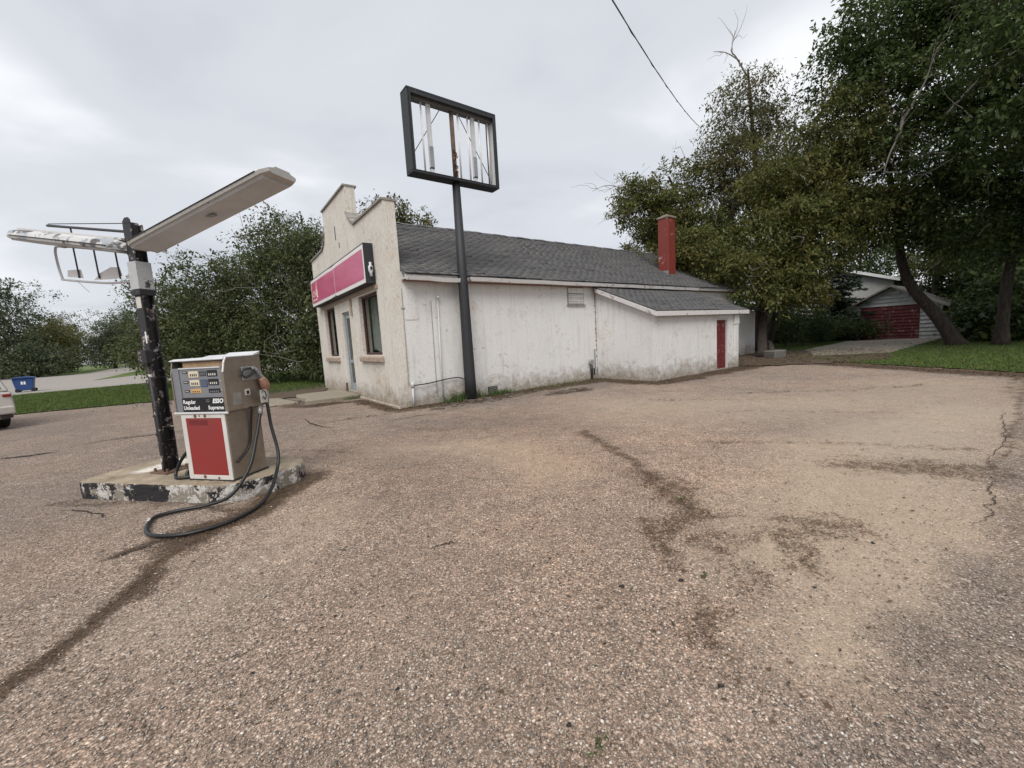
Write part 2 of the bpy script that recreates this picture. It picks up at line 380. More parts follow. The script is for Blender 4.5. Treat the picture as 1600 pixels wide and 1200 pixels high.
xr = s.ramp(xs, [(0.0, 0.52), (0.25, 0.50), (0.38, 0.60), (0.50, 0.60), (0.54, 0.36), (0.70, 0.40), (0.80, 0.46), (1.0, 0.46)])
blk = s.math('LESS_THAN', p1, xr)
side = s.mix(n, (0.20, 0.175, 0.145), (0.30, 0.26, 0.21))
side = s.mix(s.ramp(p2, [(0.50, 0.0), (0.52, 1.0)]), side, (0.55, 0.53, 0.50))
side = s.mix(blk, side, (0.018, 0.016, 0.018))
c = s.mix(s.ramp(nz, [(0.5, 0.0), (0.7, 1.0)]), side, top)
c = s.mix(1.0, c, s.ramp(f, [(0.25, 0.7), (0.75, 1.15)]), 'MULTIPLY')
M['island'] = s.fin(c, 0.92, 0, s.bump(s.math('ADD', f, n), 0.6, 0.008))

s = NT('earth'); v = s.pos()
c = s.mix(s.noise(v, 3, 6, 0.7), (0.045, 0.033, 0.024), (0.105, 0.078, 0.055))
c = s.mix(s.ramp(s.noise(v, 40, 5, 0.75), [(0.45, 0.0), (0.6, 0.7)]), c, (0.13, 0.082, 0.045))
M['earth'] = s.fin(c, 0.95, 0, s.bump(s.noise(v, 30, 5, 0.7), 0.6, 0.02))
def grassmat(name, a, b, c3):
    s = NT(name); v = s.pos()
    g = s.n('ShaderNodeNewGeometry')
    c = s.mix(s.ramp(s.noise(v, 1.1, 5, 0.65), [(0.35, 0.0), (0.65, 1.0)]), a, b)
    c = s.mix(s.math('MULTIPLY', g.outputs['Random Per Island'], 0.55), c, c3)
    M[name] = s.fin(c, 0.8, 0, None, 0.2)
grassmat('lawn_soil', (0.036, 0.060, 0.014), (0.052, 0.078, 0.020), (0.045, 0.062, 0.018))
grassmat('grass', (0.058, 0.104, 0.018), (0.088, 0.138, 0.030), (0.145, 0.160, 0.056))
grassmat('grass_dry', (0.10, 0.10, 0.035), (0.13, 0.125, 0.05), (0.16, 0.12, 0.05))

def leafmat(name, cols, trans=0.35, hue=(0.13, 0.12, 0.03), hueamt=0.5):
    s = NT(name); v = s.pos()
    g = s.n('ShaderNodeNewGeometry')
    c = s.ramp(g.outputs['Random Per Island'], [(i / (len(cols) - 1), cc) for i, cc in enumerate(cols)])
    n = s.noise(v, 0.55, 4, 0.6)
    c = s.mix(s.math('MULTIPLY', s.ramp(n, [(0.48, 0.0), (0.66, 1.0)]), hueamt), c, hue)
    s.put(s.b.inputs['Base Color'], c); s.b.inputs['Roughness'].default_value = 0.55; s.b.inputs['Specular IOR Level'].default_value = 0.3
    t = s.n('ShaderNodeBsdfTranslucent'); s.l(c, t.inputs[0])
    m = s.n('ShaderNodeMixShader'); m.inputs[0].default_value = trans
    s.l(s.b.outputs[0], m.inputs[1]); s.l(t.outputs[0], m.inputs[2]); s.l(m.outputs[0], s.out.inputs[0])
    M[name] = s.m
leafmat('leaf_maple', [(0.062, 0.085, 0.027), (0.103, 0.128, 0.037), (0.152, 0.165, 0.053), (0.213, 0.177, 0.062)], 0.4, (0.18, 0.15, 0.04), 0.55)
leafmat('leaf_elm', [(0.038, 0.064, 0.023), (0.067, 0.102, 0.032), (0.110, 0.142, 0.043)], 0.3, (0.085, 0.10, 0.026), 0.35)
leafmat('leaf_pale', [(0.086, 0.098, 0.046), (0.132, 0.144, 0.063), (0.190, 0.167, 0.086)], 0.4, (0.18, 0.135, 0.06), 0.4)
leafmat('leaf_bush', [(0.051, 0.067, 0.029), (0.091, 0.110, 0.044), (0.152, 0.165, 0.073)], 0.35, (0.10, 0.125, 0.045), 0.4)
leafmat('leaf_far', [(0.054, 0.072, 0.043), (0.078, 0.098, 0.053), (0.108, 0.126, 0.066)], 0.3, (0.15, 0.135, 0.045), 0.3)
leafmat('leaf_yellow', [(0.075, 0.095, 0.035), (0.12, 0.13, 0.042), (0.19, 0.165, 0.05)], 0.3, (0.22, 0.16, 0.05), 0.4)
leafmat('leaf_spruce', [(0.016, 0.029, 0.018), (0.029, 0.047, 0.029), (0.044, 0.065, 0.039)], 0.1, (0.03, 0.045, 0.025), 0.2)
leafmat('litter', [(0.055, 0.034, 0.020), (0.10, 0.062, 0.036), (0.16, 0.105, 0.055), (0.045, 0.03, 0.022)], 0.1, (0.12, 0.075, 0.04), 0.3)
# loose stones: one colour per stone
s = NT('pebble')
g = s.n('ShaderNodeNewGeometry')
c = s.ramp(g.outputs['Random Per Island'], [(0.0, (0.08, 0.072, 0.066)), (0.14, (0.19, 0.163, 0.14)), (0.42, (0.34, 0.28, 0.228)), (0.68, (0.43, 0.335, 0.265)), (0.84, (0.43, 0.39, 0.35)), (0.95, (0.56, 0.51, 0.44)), (1.0, (0.74, 0.70, 0.64))])
M['pebble'] = s.fin(c, 0.85, 0, None, 0.3)

# ------------------------------------------------------------------ helpers: meshes and objects
def tag(o, label=None, cat=None, group=None, kind=None):
    if label: o['label'] = label
    if cat: o['category'] = cat
    if group: o['group'] = group
    if kind: o['kind'] = kind
    return o
def empty(name, loc=(0, 0, 0), rz=0.0, label=None, cat=None, group=None):
    o = bpy.data.objects.new(name, None); col.objects.link(o)
    o.location = loc; o.rotation_euler = (0, 0, rz); o.empty_display_size = 0.1
    return tag(o, label, cat, group)

class MB:
    def __init__(s): s.v = []; s.f = []; s.T = None
    def _a(s, pts):
        b = len(s.v)
        for p in pts:
            p = Vector(p)
            s.v.append(tuple(s.T @ p) if s.T is not None else tuple(p))
        return b
    def quad(s, *pts):
        b = s._a(pts); s.f.append(tuple(range(b, b + len(pts)))); return s
    def box(s, x0, x1, y0, y1, z0, z1):
        b = s._a([(x0, y0, z0), (x1, y0, z0), (x1, y1, z0), (x0, y1, z0), (x0, y0, z1), (x1, y0, z1), (x1, y1, z1), (x0, y1, z1)])
        for q in ((0, 3, 2, 1), (4, 5, 6, 7), (0, 1, 5, 4), (1, 2, 6, 5), (2, 3, 7, 6), (3, 0, 4, 7)):
            s.f.append(tuple(b + i for i in q))
        return s
    def prism(s, poly, d0, d1, axis='x'):
        """poly: list of 2D points; extruded along axis from d0 to d1"""
        def P(a, b_, d): return {'x': (d, a, b_), 'y': (a, d, b_), 'z': (a, b_, d)}[axis]
        n = len(poly)
        b = s._a([P(a, c, d0) for a, c in poly] + [P(a, c, d1) for a, c in poly])
        s.f.append(tuple(range(b, b + n))[::-1]); s.f.append(tuple(range(b + n, b + 2 * n)))
        for i in range(n):
            j = (i + 1) % n
            s.f.append((b + i, b + j, b + n + j, b + n + i))
        return s
    def tube(s, path, rad, n=8, cap=True):
        path = [Vector(p) for p in path]
        if not hasattr(rad, '__len__'): rad = [rad] * len(path)
        t0 = (path[1] - path[0]).normalized()
        ref = Vector((0, 0, 1)) if abs(t0.z) < 0.9 else Vector((1, 0, 0))
        a = t0.cross(ref).normalized()
        rings = []
        for i, p in enumerate(path):
            t = ((path[min(i + 1, len(path) - 1)] - path[max(i - 1, 0)])).normalized()
            a = (a - t * a.dot(t)).normalized(); b_ = t.cross(a)
            rings.append(s._a([p + (a * math.cos(2 * math.pi * k / n) + b_ * math.sin(2 * math.pi * k / n)) * rad[i] for k in range(n)]))
        for r0, r1 in zip(rings[:-1], rings[1:]):
            for k in range(n):
                s.f.append((r0 + k, r0 + (k + 1) % n, r1 + (k + 1) % n, r1 + k))
        if cap:
            s.f.append(tuple(rings[0] + k for k in range(n))[::-1]); s.f.append(tuple(rings[-1] + k for k in range(n)))
        return s
    def build(s, name, mat, parent=None, bevel=0.0, smooth=False, seg=1):
        me = bpy.data.meshes.new(name)
        me.from_pydata(s.v, [], s.f)
        bm = bmesh.new(); bm.from_mesh(me); bmesh.ops.recalc_face_normals(bm, faces=bm.faces); bm.to_mesh(me); bm.free()
        if smooth:
            me.polygons.foreach_set('use_smooth', [True] * len(me.polygons))
        return mkobj(name, me, mat, parent, bevel, seg)
def mkobj(name, me, mat, parent=None, bevel=0.0, seg=1):
    o = bpy.data.objects.new(name, me); col.objects.link(o)
    if mat: me.materials.append(M[mat] if isinstance(mat, str) else mat)
    if parent is not None: o.parent = parent
    if bevel:
        b = o.modifiers.new('bevel', 'BEVEL'); b.width = bevel; b.segments = seg; b.limit_method = 'ANGLE'; b.angle_limit = R(40)
    return o
def box(name, mat, parent, x0, x1, y0, y1, z0, z1, bevel=0.0):
    return MB().box(x0, x1, y0, y1, z0, z1).build(name, mat, parent, bevel)
def smoothpath(pts, k=6):
    pts = [Vector(p) for p in pts]; out = []
    for i in range(len(pts) - 1):
        p0, p1, p2, p3 = pts[max(i - 1, 0)], pts[i], pts[i + 1], pts[min(i + 2, len(pts) - 1)]
        for j in range(k):
            t = j / k
            out.append(0.5 * ((2 * p1) + (p2 - p0) * t + (2 * p0 - 5 * p1 + 4 * p2 - p3) * t * t + (3 * p1 - p0 - 3 * p2 + p3) * t ** 3))
    out.append(pts[-1]); return out
def npmesh(name, V, F, mat, parent=None, kind=None, loc=None):
    """V (n,3), F (m,k) all faces of k corners"""
    V = np.asarray(V, dtype=np.float32); F = np.asarray(F, dtype=np.int32)
    me = bpy.data.meshes.new(name)
    me.vertices.add(len(V)); me.vertices.foreach_set('co', V.ravel())
    k = F.shape[1]
    me.loops.add(F.size); me.loops.foreach_set('vertex_index', F.ravel())
    me.polygons.add(len(F)); me.polygons.foreach_set('loop_start', np.arange(len(F), dtype=np.int32) * k)
    me.update(calc_edges=True)
    o = mkobj(name, me, mat, parent)
    if kind: o['kind'] = kind
    return o
def text(name, body, mat, parent, size, loc, rot, extrude=0.0006, shear=0.0, offset=0.0, align='LEFT', sx=1.0):
    cu = bpy.data.curves.new(name, 'FONT'); cu.body = body; cu.size = size; cu.extrude = extrude; cu.shear = shear; cu.offset = offset; cu.align_x = align; cu.resolution_u = 4
    t = bpy.data.objects.new('tmp', cu); col.objects.link(t)
    dg = bpy.context.evaluated_depsgraph_get(); dg.update()
    me = bpy.data.meshes.new_from_object(t.evaluated_get(dg))
    bpy.data.objects.remove(t); bpy.data.curves.remove(cu)
    me.name = name; me.materials.clear()
    o = mkobj(name, me, mat, parent); o.location = loc; o.rotation_euler = rot; o.scale = (sx, 1, 1)
    return o

rs = np.random.RandomState(7)
def vnoise(x, y, scale, seed):
    g = np.random.RandomState(seed).rand(64, 64)
    x = np.asarray(x) * scale; y = np.asarray(y) * scale
    xi = np.floor(x).astype(int); yi = np.floor(y).astype(int); fx = x - xi; fy = y - yi
    fx = fx * fx * (3 - 2 * fx); fy = fy * fy * (3 - 2 * fy)
    a = g[xi % 64, yi % 64]; b = g[(xi + 1) % 64, yi % 64]; c = g[xi % 64, (yi + 1) % 64]; d = g[(xi + 1) % 64, (yi + 1) % 64]
    return (a * (1 - fx) + b * fx) * (1 - fy) + (c * (1 - fx) + d * fx) * fy
def fbm(x, y, scale, seed):
    return (vnoise(x, y, scale, seed) + 0.5 * vnoise(x, y, scale * 2.1, seed + 1) + 0.25 * vnoise(x, y, scale * 4.3, seed + 2)) / 1.75
def segdist(x, y, pts):
    d = np.full(np.shape(x), 1e9)
    for (ax, ay), (bx, by) in zip(pts[:-1], pts[1:]):
        vx, vy = bx - ax, by - ay
        t = np.clip(((x - ax) * vx + (y - ay) * vy) / (vx * vx + vy * vy), 0, 1)
        d = np.minimum(d, np.hypot(x - ax - t * vx, y - ay - t * vy))
    return d

# building frame: origin at the near corner, U along the white side wall, V along the front
YAW = 0.6323
CX, CY = -2.853, 10.257
cu_, su_ = math.cos(YAW), math.sin(YAW)
def bl(u, v, z=0.0): return (CX + u * cu_ - v * su_, CY + u * su_ + v * cu_, z)

# ================================================================== THE SETTING
def sheet(name, poly, z, mat, kind='structure', edge=0.0):
    out = []; rg = random.Random(name); n = len(poly)
    for i in range(n):
        (x0, y0), (x1, y1) = poly[i], poly[(i + 1) % n]; ln = math.hypot(x1 - x0, y1 - y0); kk = int(min(60, ln / 0.25)) if edge else 1
        for q in range(max(1, kk)):
            t = q / max(1, kk); j = rg.gauss(0, edge) if q else 0.0
            out.append((x0 + (x1 - x0) * t - (y1 - y0) / ln * j, y0 + (y1 - y0) * t + (x1 - x0) / ln * j))
    m = MB(); m.quad(*[(x, y, z) for x, y in out])
    return tag(m.build(name, mat), kind=kind)

me = MB()
N = 64
me.quad(*[(1800 * math.cos(2 * math.pi * k / N), 1800 * math.sin(2 * math.pi * k / N), -0.03) for k in range(N)])
tag(me.build('ground', 'lawn_soil'), kind='structure')

# --- soil stain lines, silt and tar regions on the lot (world metres)
SOIL = [
    ([(-2.78, 3.9), (-2.88, 3.45), (-2.86, 3.05), (-2.80, 2.7), (-2.72, 2.35), (-2.66, 1.9), (-2.58, 1.3)], 0.065, 1.0),
    ([(-2.86, 3.05), (-2.80, 2.7)], 0.12, 0.8),
    ([(-2.68, 5.0), (-2.72, 4.4), (-2.80, 3.9), (-2.92, 3.4)], 0.26, 0.95),
    ([(-3.42, 3.22), (-2.95, 3.82)], 0.06, 0.8),
    ([(1.08, 6.74), (1.33, 5.4), (1.42, 4.4), (1.5, 3.45)], 0.12, 0.66),
    ([(1.42, 4.4), (1.5, 3.45)], 0.28, 0.56),
    ([(1.03, 3.2), (0.97, 2.95), (1.02, 2.6)], 0.13, 0.62),
    ([(1.5, 3.45), (1.2, 3.05)], 0.20, 0.6),
    ([(1.1, 3.15), (1.5, 3.3), (1.9, 3.35)], 0.05, 0.6), ([(1.4, 2.95), (1.75, 2.95), (1.9, 3.0)], 0.16, 0.5), ([(1.2, 2.3), (1.6, 2.6)], 0.12, 0.42),
    ([(3.6, 7.6), (4.6, 7.4), (5.6, 7.0)], 0.10, 0.42), ([(5.4, 9.6), (7.4, 9.0), (9.4, 9.2)], 0.16, 0.45), ([(-1.9, 7.6), (-0.4, 7.2)], 0.2, 0.35), ([(-3.6, 6.6), (-2.3, 6.0)], 0.12, 0.4), ([(-4.4, 8.8), (-2.8, 9.6)], 0.14, 0.45),
    ([(1.95, 2.95), (2.0, 2.7), (1.8, 2.4)], 0.12, 0.6),
    ([(2.1, 3.05), (2.6, 3.05)], 0.26, 0.55),
    ([(1.55, 2.9), (1.45, 2.6)], 0.16, 0.5),
    ([(3.7, 4.35), (4.3, 4.1), (4.65, 3.95)], 0.34, 0.60),
    ([(1.10, 2.15), (0.92, 1.95)], 0.14, 0.62),
    ([(2.6, 5.7), (3.4, 5.3), (4.4, 5.1), (5.2, 4.7)], 0.11, 0.5),
    ([(3.2, 9.2), (5.4, 8.6)], 0.12, 0.45), ([(4.6, 7.2), (6.6, 6.6)], 0.10, 0.42),
    ([(0.35, 1.42), (0.1, 1.3)], 0.10, 0.42),
    ([bl(0.05, -0.12)[:2], bl(2.0, -0.35)[:2], bl(7.0, -0.45)[:2], bl(7.0, -2.7)[:2], bl(12.9, -2.85)[:2], bl(17, -2.6)[:2]], 0.50, 1.0),
    ([bl(1.0, -0.55)[:2], bl(3.0, -0.75)[:2]], 0.30, 0.8),
    ([bl(4.0, -1.55)[:2], bl(4.8, -1.75)[:2]], 0.30, 0.85),
    ([bl(-0.15, 0.0)[:2], bl(-0.25, 2.6)[:2], bl(-1.6, 3.0)[:2], bl(-1.9, 3.7)[:2]], 0.30, 0.95),
    ([bl(-1.8, 3.4)[:2], bl(-2.2, 6.5)[:2]], 0.45, 0.7),
    ([(-9.25, 7.19), (-8.8, 7.3), (-8.6, 8.25), (-7.7, 8.7)], 0.05, 0.7),
    ([(11.4, 18.5), (11.8, 12.9), (12.2, 9.4)], 0.7, 0.85),
    ([(-3.0, 4.2), (-5.3, 4.62)], 0.10, 0.62),
    ([(12.0, 9.6), (10.8, 8.5), (9.4, 7.4), (8.0, 6.35), (6.4, 5.1), (4.75, 3.95)], 0.06, 0.62), ([(11.4, 9.2), (9.6, 7.7)], 0.16, 0.5),
]
def masks(x, y):
    wx = x + (fbm(x, y, 2.2, 3) - 0.5) * 0.45 + (fbm(x, y, 9, 13) - 0.5) * 0.12
    wy = y + (fbm(x, y, 2.2, 23) - 0.5) * 0.45 + (fbm(x, y, 9, 33) - 0.5) * 0.12
    soil = np.zeros(np.shape(x))
    for pts, wd, a in SOIL:
        kq = 0.35 if wd < 0.07 else 1.0
        d = segdist(x + (wx - x) * kq, y + (wy - y) * kq, pts)
        soil = np.maximum(soil, a * np.clip(1.25 - 0.75 * d / wd, 0, 1))
    # darker newer asphalt to the right of the crack
    cr = [(14, 10.6), (10.8, 8.5), (8.0, 6.35), (4.75, 3.95), (3.85, 3.15), (2.66, 2.38), (2.1, 2.05), (1.2, 1.48), (0.5, 0.95), (-1.5, -0.5)]
    cx = np.array([c[0] for c in cr])[::-1]; cy = np.array([c[1] for c in cr])[::-1]
    yb = np.interp(wx, cx, cy)
    right = np.clip((yb - wy) / 0.25 + 0.3, 0, 1)
    tar = right * 0.75
    tar = np.maximum(tar, 0.75 * np.clip(1.3 - np.hypot((wx + 0.7) / 2.3, (wy - 8.0) / 1.6), 0, 1))
    tar = np.maximum(tar, 0.85 * np.clip(1.3 - segdist(wx, wy, [bl(1, -1.0)[:2], bl(6.8, -1.4)[:2], bl(8, -3.2)[:2], bl(11, -3.2)[:2]]) / 0.8, 0, 1))
    tar = np.maximum(tar, 0.6 * np.clip((-wx - 3.2) / 2.0, 0, 1))
    tar = np.maximum(tar, 0.55 * np.clip(1.3 - segdist(wx, wy, [(-2.6, 6.6), (-1.4, 5.2), (-1.3, 4.3)]) / 0.7, 0, 1))
    silt = 0.85 * np.clip(1.35 - segdist(wx, wy, [(2.2, 2.6), (3.0, 3.4), (4.0, 4.6), (5.6, 5.6), (7.5, 6.6)]) / 1.0, 0, 1)
    silt = np.maximum(silt, 0.75 * np.clip(1.35 - segdist(wx, wy, [(1.6, 2.0), (2.2, 2.8)]) / 0.5, 0, 1))
    silt = np.maximum(silt, 0.55 * np.clip(1.3 - segdist(wx, wy, [(2.6, 8.6), (5, 7.6), (8, 7.8), (9.5, 9)]) / 1.6, 0, 1))
    silt = np.maximum(silt, 0.5 * np.clip(1.3 - segdist(wx, wy, [(-2.2, 6.2), (-0.2, 6.0), (0.4, 4.6)]) / 0.5, 0, 1))
    silt = np.maximum(silt, 0.4 * np.clip(1.3 - segdist(wx, wy, [(-2.2, 2.4), (-1.9, 3.8)]) / 0.5, 0, 1))
    silt *= (1 - 0.8 * right)
    pink = np.clip(1.2 - np.hypot((wx - 0.6) / 3.6, (wy - 5.2) / 4.5), 0, 1) * (1 - right)
    return soil, tar, silt, pink
gx = np.concatenate([np.arange(-70, -10, 0.8), np.arange(-10, -4, 0.12), np.arange(-4, 6, 0.055), np.arange(6, 16, 0.11), np.arange(16, 34, 1.0)])
gy = np.concatenate([np.arange(-30, -1, 0.8), np.arange(-1, 1.2, 0.1), np.arange(1.2, 7, 0.05), np.arange(7, 13.5, 0.09), np.arange(13.5, 40, 0.35)])
X, Y = np.meshgrid(gx, gy)
soil, tar, silt, pink = masks(X, Y)
Zg = (fbm(X, Y, 1.3, 40) - 0.5) * 0.012 + (fbm(X, Y, 7, 50) - 0.5) * 0.008 - 0.006
nx, ny = len(gx), len(gy)
idx = np.arange(nx * ny).reshape(ny, nx)
F = np.stack([idx[:-1, :-1], idx[:-1, 1:], idx[1:, 1:], idx[1:, :-1]], -1).reshape(-1, 4)
lot = npmesh('lot_paving', np.stack([X, Y, Zg], -1).reshape(-1, 3), F, 'lot', kind='structure')
for nm, a in (('soil', soil), ('tar', tar), ('silt', silt), ('pink', pink)):
    at = lot.data.attributes.new(nm, 'FLOAT', 'POINT'); at.data.foreach_set('value', a.ravel().astype(np.float32))
lot.data.polygons.foreach_set('use_smooth', [True] * len(lot.data.polygons))

# --- street, verges and lawns
sheet('street', [(-62, -16), (-28.6, 24.5), (-25.1, 28.7), (-8, 49.0), (-8, 230), (-420, 230), (-420, -16)], 0.012, 'street')
LAWN = [(-40, 4.9), (-17.3, 14.0), (-13.7, 15.5), (-9.6, 17.6), (-8.6, 18.5), (-7.5, 24), (-8, 49), (-25.1, 28.7), (-28.6, 24.5), (-50, -1.0)]
sheet('lawn', LAWN, 0.024, 'lawn_soil', edge=0.07)
sheet('street_verge', [(-38.8, 37.9), (-42.0, 46.0), (-40.5, 50.5), (-20, 80), (-90, 225), (-180, 225)][::-1], 0.03, 'grass')
sheet('far_verge', [(-400, 45), (-81, 66), (-69, 63.5), (-72, 70), (-110, 115), (-190, 218), (-400, 225)], 0.03, 'grass')
RL = [bl(16.8, -1.9)[:2], bl(13.8, -6.8)[:2], bl(12.2, -9.6)[:2], bl(8, -18)[:2], bl(60, -40)[:2], bl(60, 30)[:2], bl(21, 30)[:2], bl(21.2, 0.5)[:2], bl(19.0, -1.2)[:2]]
sheet('right_lawn', RL, 0.02, 'lawn_soil', edge=0.07)
sheet('leaf_strewn_earth', [bl(12.8, -2.9)[:2], bl(14.0, -4.6)[:2], bl(16.2, -6.2)[:2], bl(18.2, -5.8)[:2], bl(22.0, -4.8)[:2], bl(24, -2.6)[:2], bl(21.8, -1.2)[:2], bl(20.6, 0.6)[:2], bl(12.8, 0.2)[:2]], 0.026, 'earth', edge=0.12)
sheet('driveway', [bl(17.9, -3.3)[:2], bl(19.6, -5.5)[:2], bl(33.3, -5.4)[:2], bl(33.3, -0.9)[:2], bl(22.5, -1.5)[:2]], 0.032, 'concrete', edge=0.05)
sheet('front_earth', [bl(-0.9, 5.6)[:2], bl(-2.8, 6.0)[:2], bl(-3.0, 9.5)[:2], bl(-1.6, 15)[:2], bl(0.4, 11.0)[:2], bl(0.2, 8.6)[:2]], 0.022, 'earth', edge=0.1)

def inpoly(x, y, poly):
    r = np.zeros(len(x), bool); n = len(poly)
    for i in range(n):
        (x0, y0), (x1, y1) = poly[i], poly[(i + 1) % n]
        c = ((y0 > y) != (y1 > y)) & (x < (x1 - x0) * (y - y0) / (y1 - y0 + 1e-12) + x0)
        r ^= c
    return r
def blades(name, poly, bounds, n, h, wd, z, mat, label, seed, keep=None):
    r = np.random.RandomState(seed)
    x = r.uniform(bounds[0], bounds[1], n); y = r.uniform(bounds[2], bounds[3], n)
    k = inpoly(x, y, poly)
    if keep is not None: k &= keep(x, y, r)
    x, y = x[k], y[k]; n = len(x); x = x + r.normal(0, 0.10, n); y = y + r.normal(0, 0.10, n)
    a = r.uniform(0, 2 * np.pi, n); hh = h * r.uniform(0.45, 1.25, n); w2 = wd * r.uniform(0.6, 1.3, n)
    lx, ly = r.normal(0, 0.4, n) * hh, r.normal(0, 0.4, n) * hh
    V = np.zeros((n, 3, 3))
    V[:, 0] = np.stack([x - np.cos(a) * w2, y - np.sin(a) * w2, np.full(n, z)], -1)
    V[:, 1] = np.stack([x + np.cos(a) * w2, y + np.sin(a) * w2, np.full(n, z)], -1)
    V[:, 2] = np.stack([x + lx, y + ly, z + hh], -1)
    o = npmesh(name, V.reshape(-1, 3), np.arange(3 * n).reshape(-1, 3), mat, kind='stuff')
    return tag(o, label, 'grass')
blades('lawn_grass', LAWN, (-34, -7.5, 8, 32), 260000, 0.075, 0.010, 0.02, 'grass', 'mown green grass of the lawn between lot and street', 1,
       lambda x, y, r: (r.rand(len(x)) < np.clip(26 / np.hypot(x, y), 0, 1) ** 1.5))
ER = [bl(12.8, -2.9)[:2], bl(14.0, -4.6)[:2], bl(16.2, -6.2)[:2], bl(18.2, -5.8)[:2], bl(22.0, -4.8)[:2], bl(24, -2.6)[:2], bl(21.8, -1.2)[:2], bl(20.6, 0.6)[:2], bl(12.8, 0.2)[:2]]
DW = [bl(17.9, -3.3)[:2], bl(19.6, -5.5)[:2], bl(33.3, -5.4)[:2], bl(33.3, -0.9)[:2], bl(22.5, -1.5)[:2]]
blades('right_lawn_grass', RL, (8, 34, 4, 34), 260000, 0.07, 0.011, 0.018, 'grass', 'shaded green grass of the lawn in front of the garage', 2,
       lambda x, y, r: ~inpoly(x, y, DW) & (~inpoly(x, y, ER) | (r.rand(len(x)) < 0.16)) & (r.rand(len(x)) < np.clip(20 / np.hypot(x, y), 0, 1) ** 1.5))

# ================================================================== THE STATION BUILDING
B = empty('station_building', (CX, CY, 0), YAW, 'old white and cream stucco service station with stepped parapet and grey shingle roof', 'building')
W, EAVE, RIDGE, LEN = 8.34, 3.43, 5.74, 17.4
def wallgrid(m, us, zs, hole, d0, d1, axis):
    """solid wall slab on a grid of breaks; hole(i,j) cells are left open; axis 'x': wall in the y-z plane, thickness along x"""
    def P(a, z, d): return (d, a, z) if axis == 'x' else (a, d, z)
    nu, nz = len(us) - 1, len(zs) - 1
    S = [[not hole((us[i] + us[i + 1]) / 2, (zs[j] + zs[j + 1]) / 2) for j in range(nz)] for i in range(nu)]
    g = lambda i, j: 0 <= i < nu and 0 <= j < nz and S[i][j]
    for i in range(nu):
        for j in range(nz):
            if not S[i][j]: continue
            a0, a1, z0, z1 = us[i], us[i + 1], zs[j], zs[j + 1]
            m.quad(P(a0, z0, d0), P(a1, z0, d0), P(a1, z1, d0), P(a0, z1, d0)); m.quad(P(a0, z0, d1), P(a0, z1, d1), P(a1, z1, d1), P(a1, z0, d1))
            if not g(i - 1, j): m.quad(P(a0, z0, d0), P(a0, z1, d0), P(a0, z1, d1), P(a0, z0, d1))
            if not g(i + 1, j): m.quad(P(a1, z0, d0), P(a1, z0, d1), P(a1, z1, d1), P(a1, z1, d0))
            if not g(i, j - 1): m.quad(P(a0, z0, d0), P(a0, z0, d1), P(a1, z0, d1), P(a1, z0, d0))
            if not g(i, j + 1): m.quad(P(a0, z1, d0), P(a1, z1, d0), P(a1, z1, d1), P(a0, z1, d1))
WL, WR, DR = (5.55, 7.10, 1.32, 3.10), (0.98, 2.68, 1.36, 3.08), (3.77, 4.64, 0.16, 2.78)   # v0, v1, z0, z1
inside = lambda v, z, r: r[0] < v < r[1] and r[2] < z < r[3]
m = MB()
vs_ = sorted([0.0, W, *WL[:2], *WR[:2], *DR[:2]]); zs_ = sorted([-0.1, 4.6, *WL[2:], *WR[2:], *DR[2:]])
wallgrid(m, vs_, zs_, lambda v, z: inside(v, z, WL) or inside(v, z, WR) or inside(v, z, DR), 0.0, 0.30, 'x')
PAR = [(0.0, 5.09), (2.38, 5.10), (2.52, 5.17), (2.78, 5.36), (2.96, 5.58), (2.97, 6.36), (5.83, 6.37), (5.82, 5.62), (5.92, 5.42), (6.10, 5.26), (6.36, 5.17), (W, 5.12)]
m.prism([(0.0, 4.6)] + PAR + [(W, 4.6)], 0.0, 0.30, 'x')
fw = m.build('front_wall', 'wall_cream', B)
# parapet coping following the stepped top
m = MB()
for (a0, z0), (a1, z1) in zip(PAR[:-1], PAR[1:]):
    if abs(a1 - a0) < 0.05: continue
    t = 0.055
    m.prism([(a0 - 0.02, z0 + 0.003), (a1 + 0.02, z1 + 0.003), (a1 + 0.02, z1 + t), (a0 - 0.02, z0 + t)], -0.05, 0.36, 'x')
m.build('parapet_coping', 'trim_grey', B)
# buttress swelling at the corner foot and narrow slots in the gable
box('wall_slot', 'dark_metal', B, -0.006, 0.02, 4.38, 4.46, 5.12, 5.55)
box('wall_slot', 'dark_metal', B, -0.006, 0.02, 4.05, 4.11, 4.80, 4.98)
m = MB(); m.prism([(0.0, -0.1), (-0.06, 0.0), (-0.035, 0.45), (0.0, 0.9)], 0.9, 3.4, 'y')
T = MB()
T.prism([(-0.05, -0.1), (3.3, -0.1), (3.3, 0.06), (0.0, 0.06), (-0.05, 0.0)], -0.07, -0.002, 'x'); T.build('plinth', 'wall_cream', B, 0.02)
# side walls, rear wall, gable
m = MB(); wallgrid(m, [0.302, LEN], [-0.1, EAVE - 0.01], lambda u, z: False, 0.0, 0.25, 'y'); m.build('side_wall', 'wall_white', B)
m = MB(); wallgrid(m, [0.302, LEN], [-0.1, EAVE - 0.01], lambda u, z: False, W - 0.25, W, 'y'); m.build('side_wall', 'wall_white', B)
m = MB(); m.prism([(0.252, -0.1), (W - 0.252, -0.1), (W - 0.252, EAVE + 0.05), (W / 2, RIDGE - 0.1), (0.252, EAVE + 0.05)], LEN - 0.25, LEN, 'x'); m.build('rear_wall', 'wall_white', B)
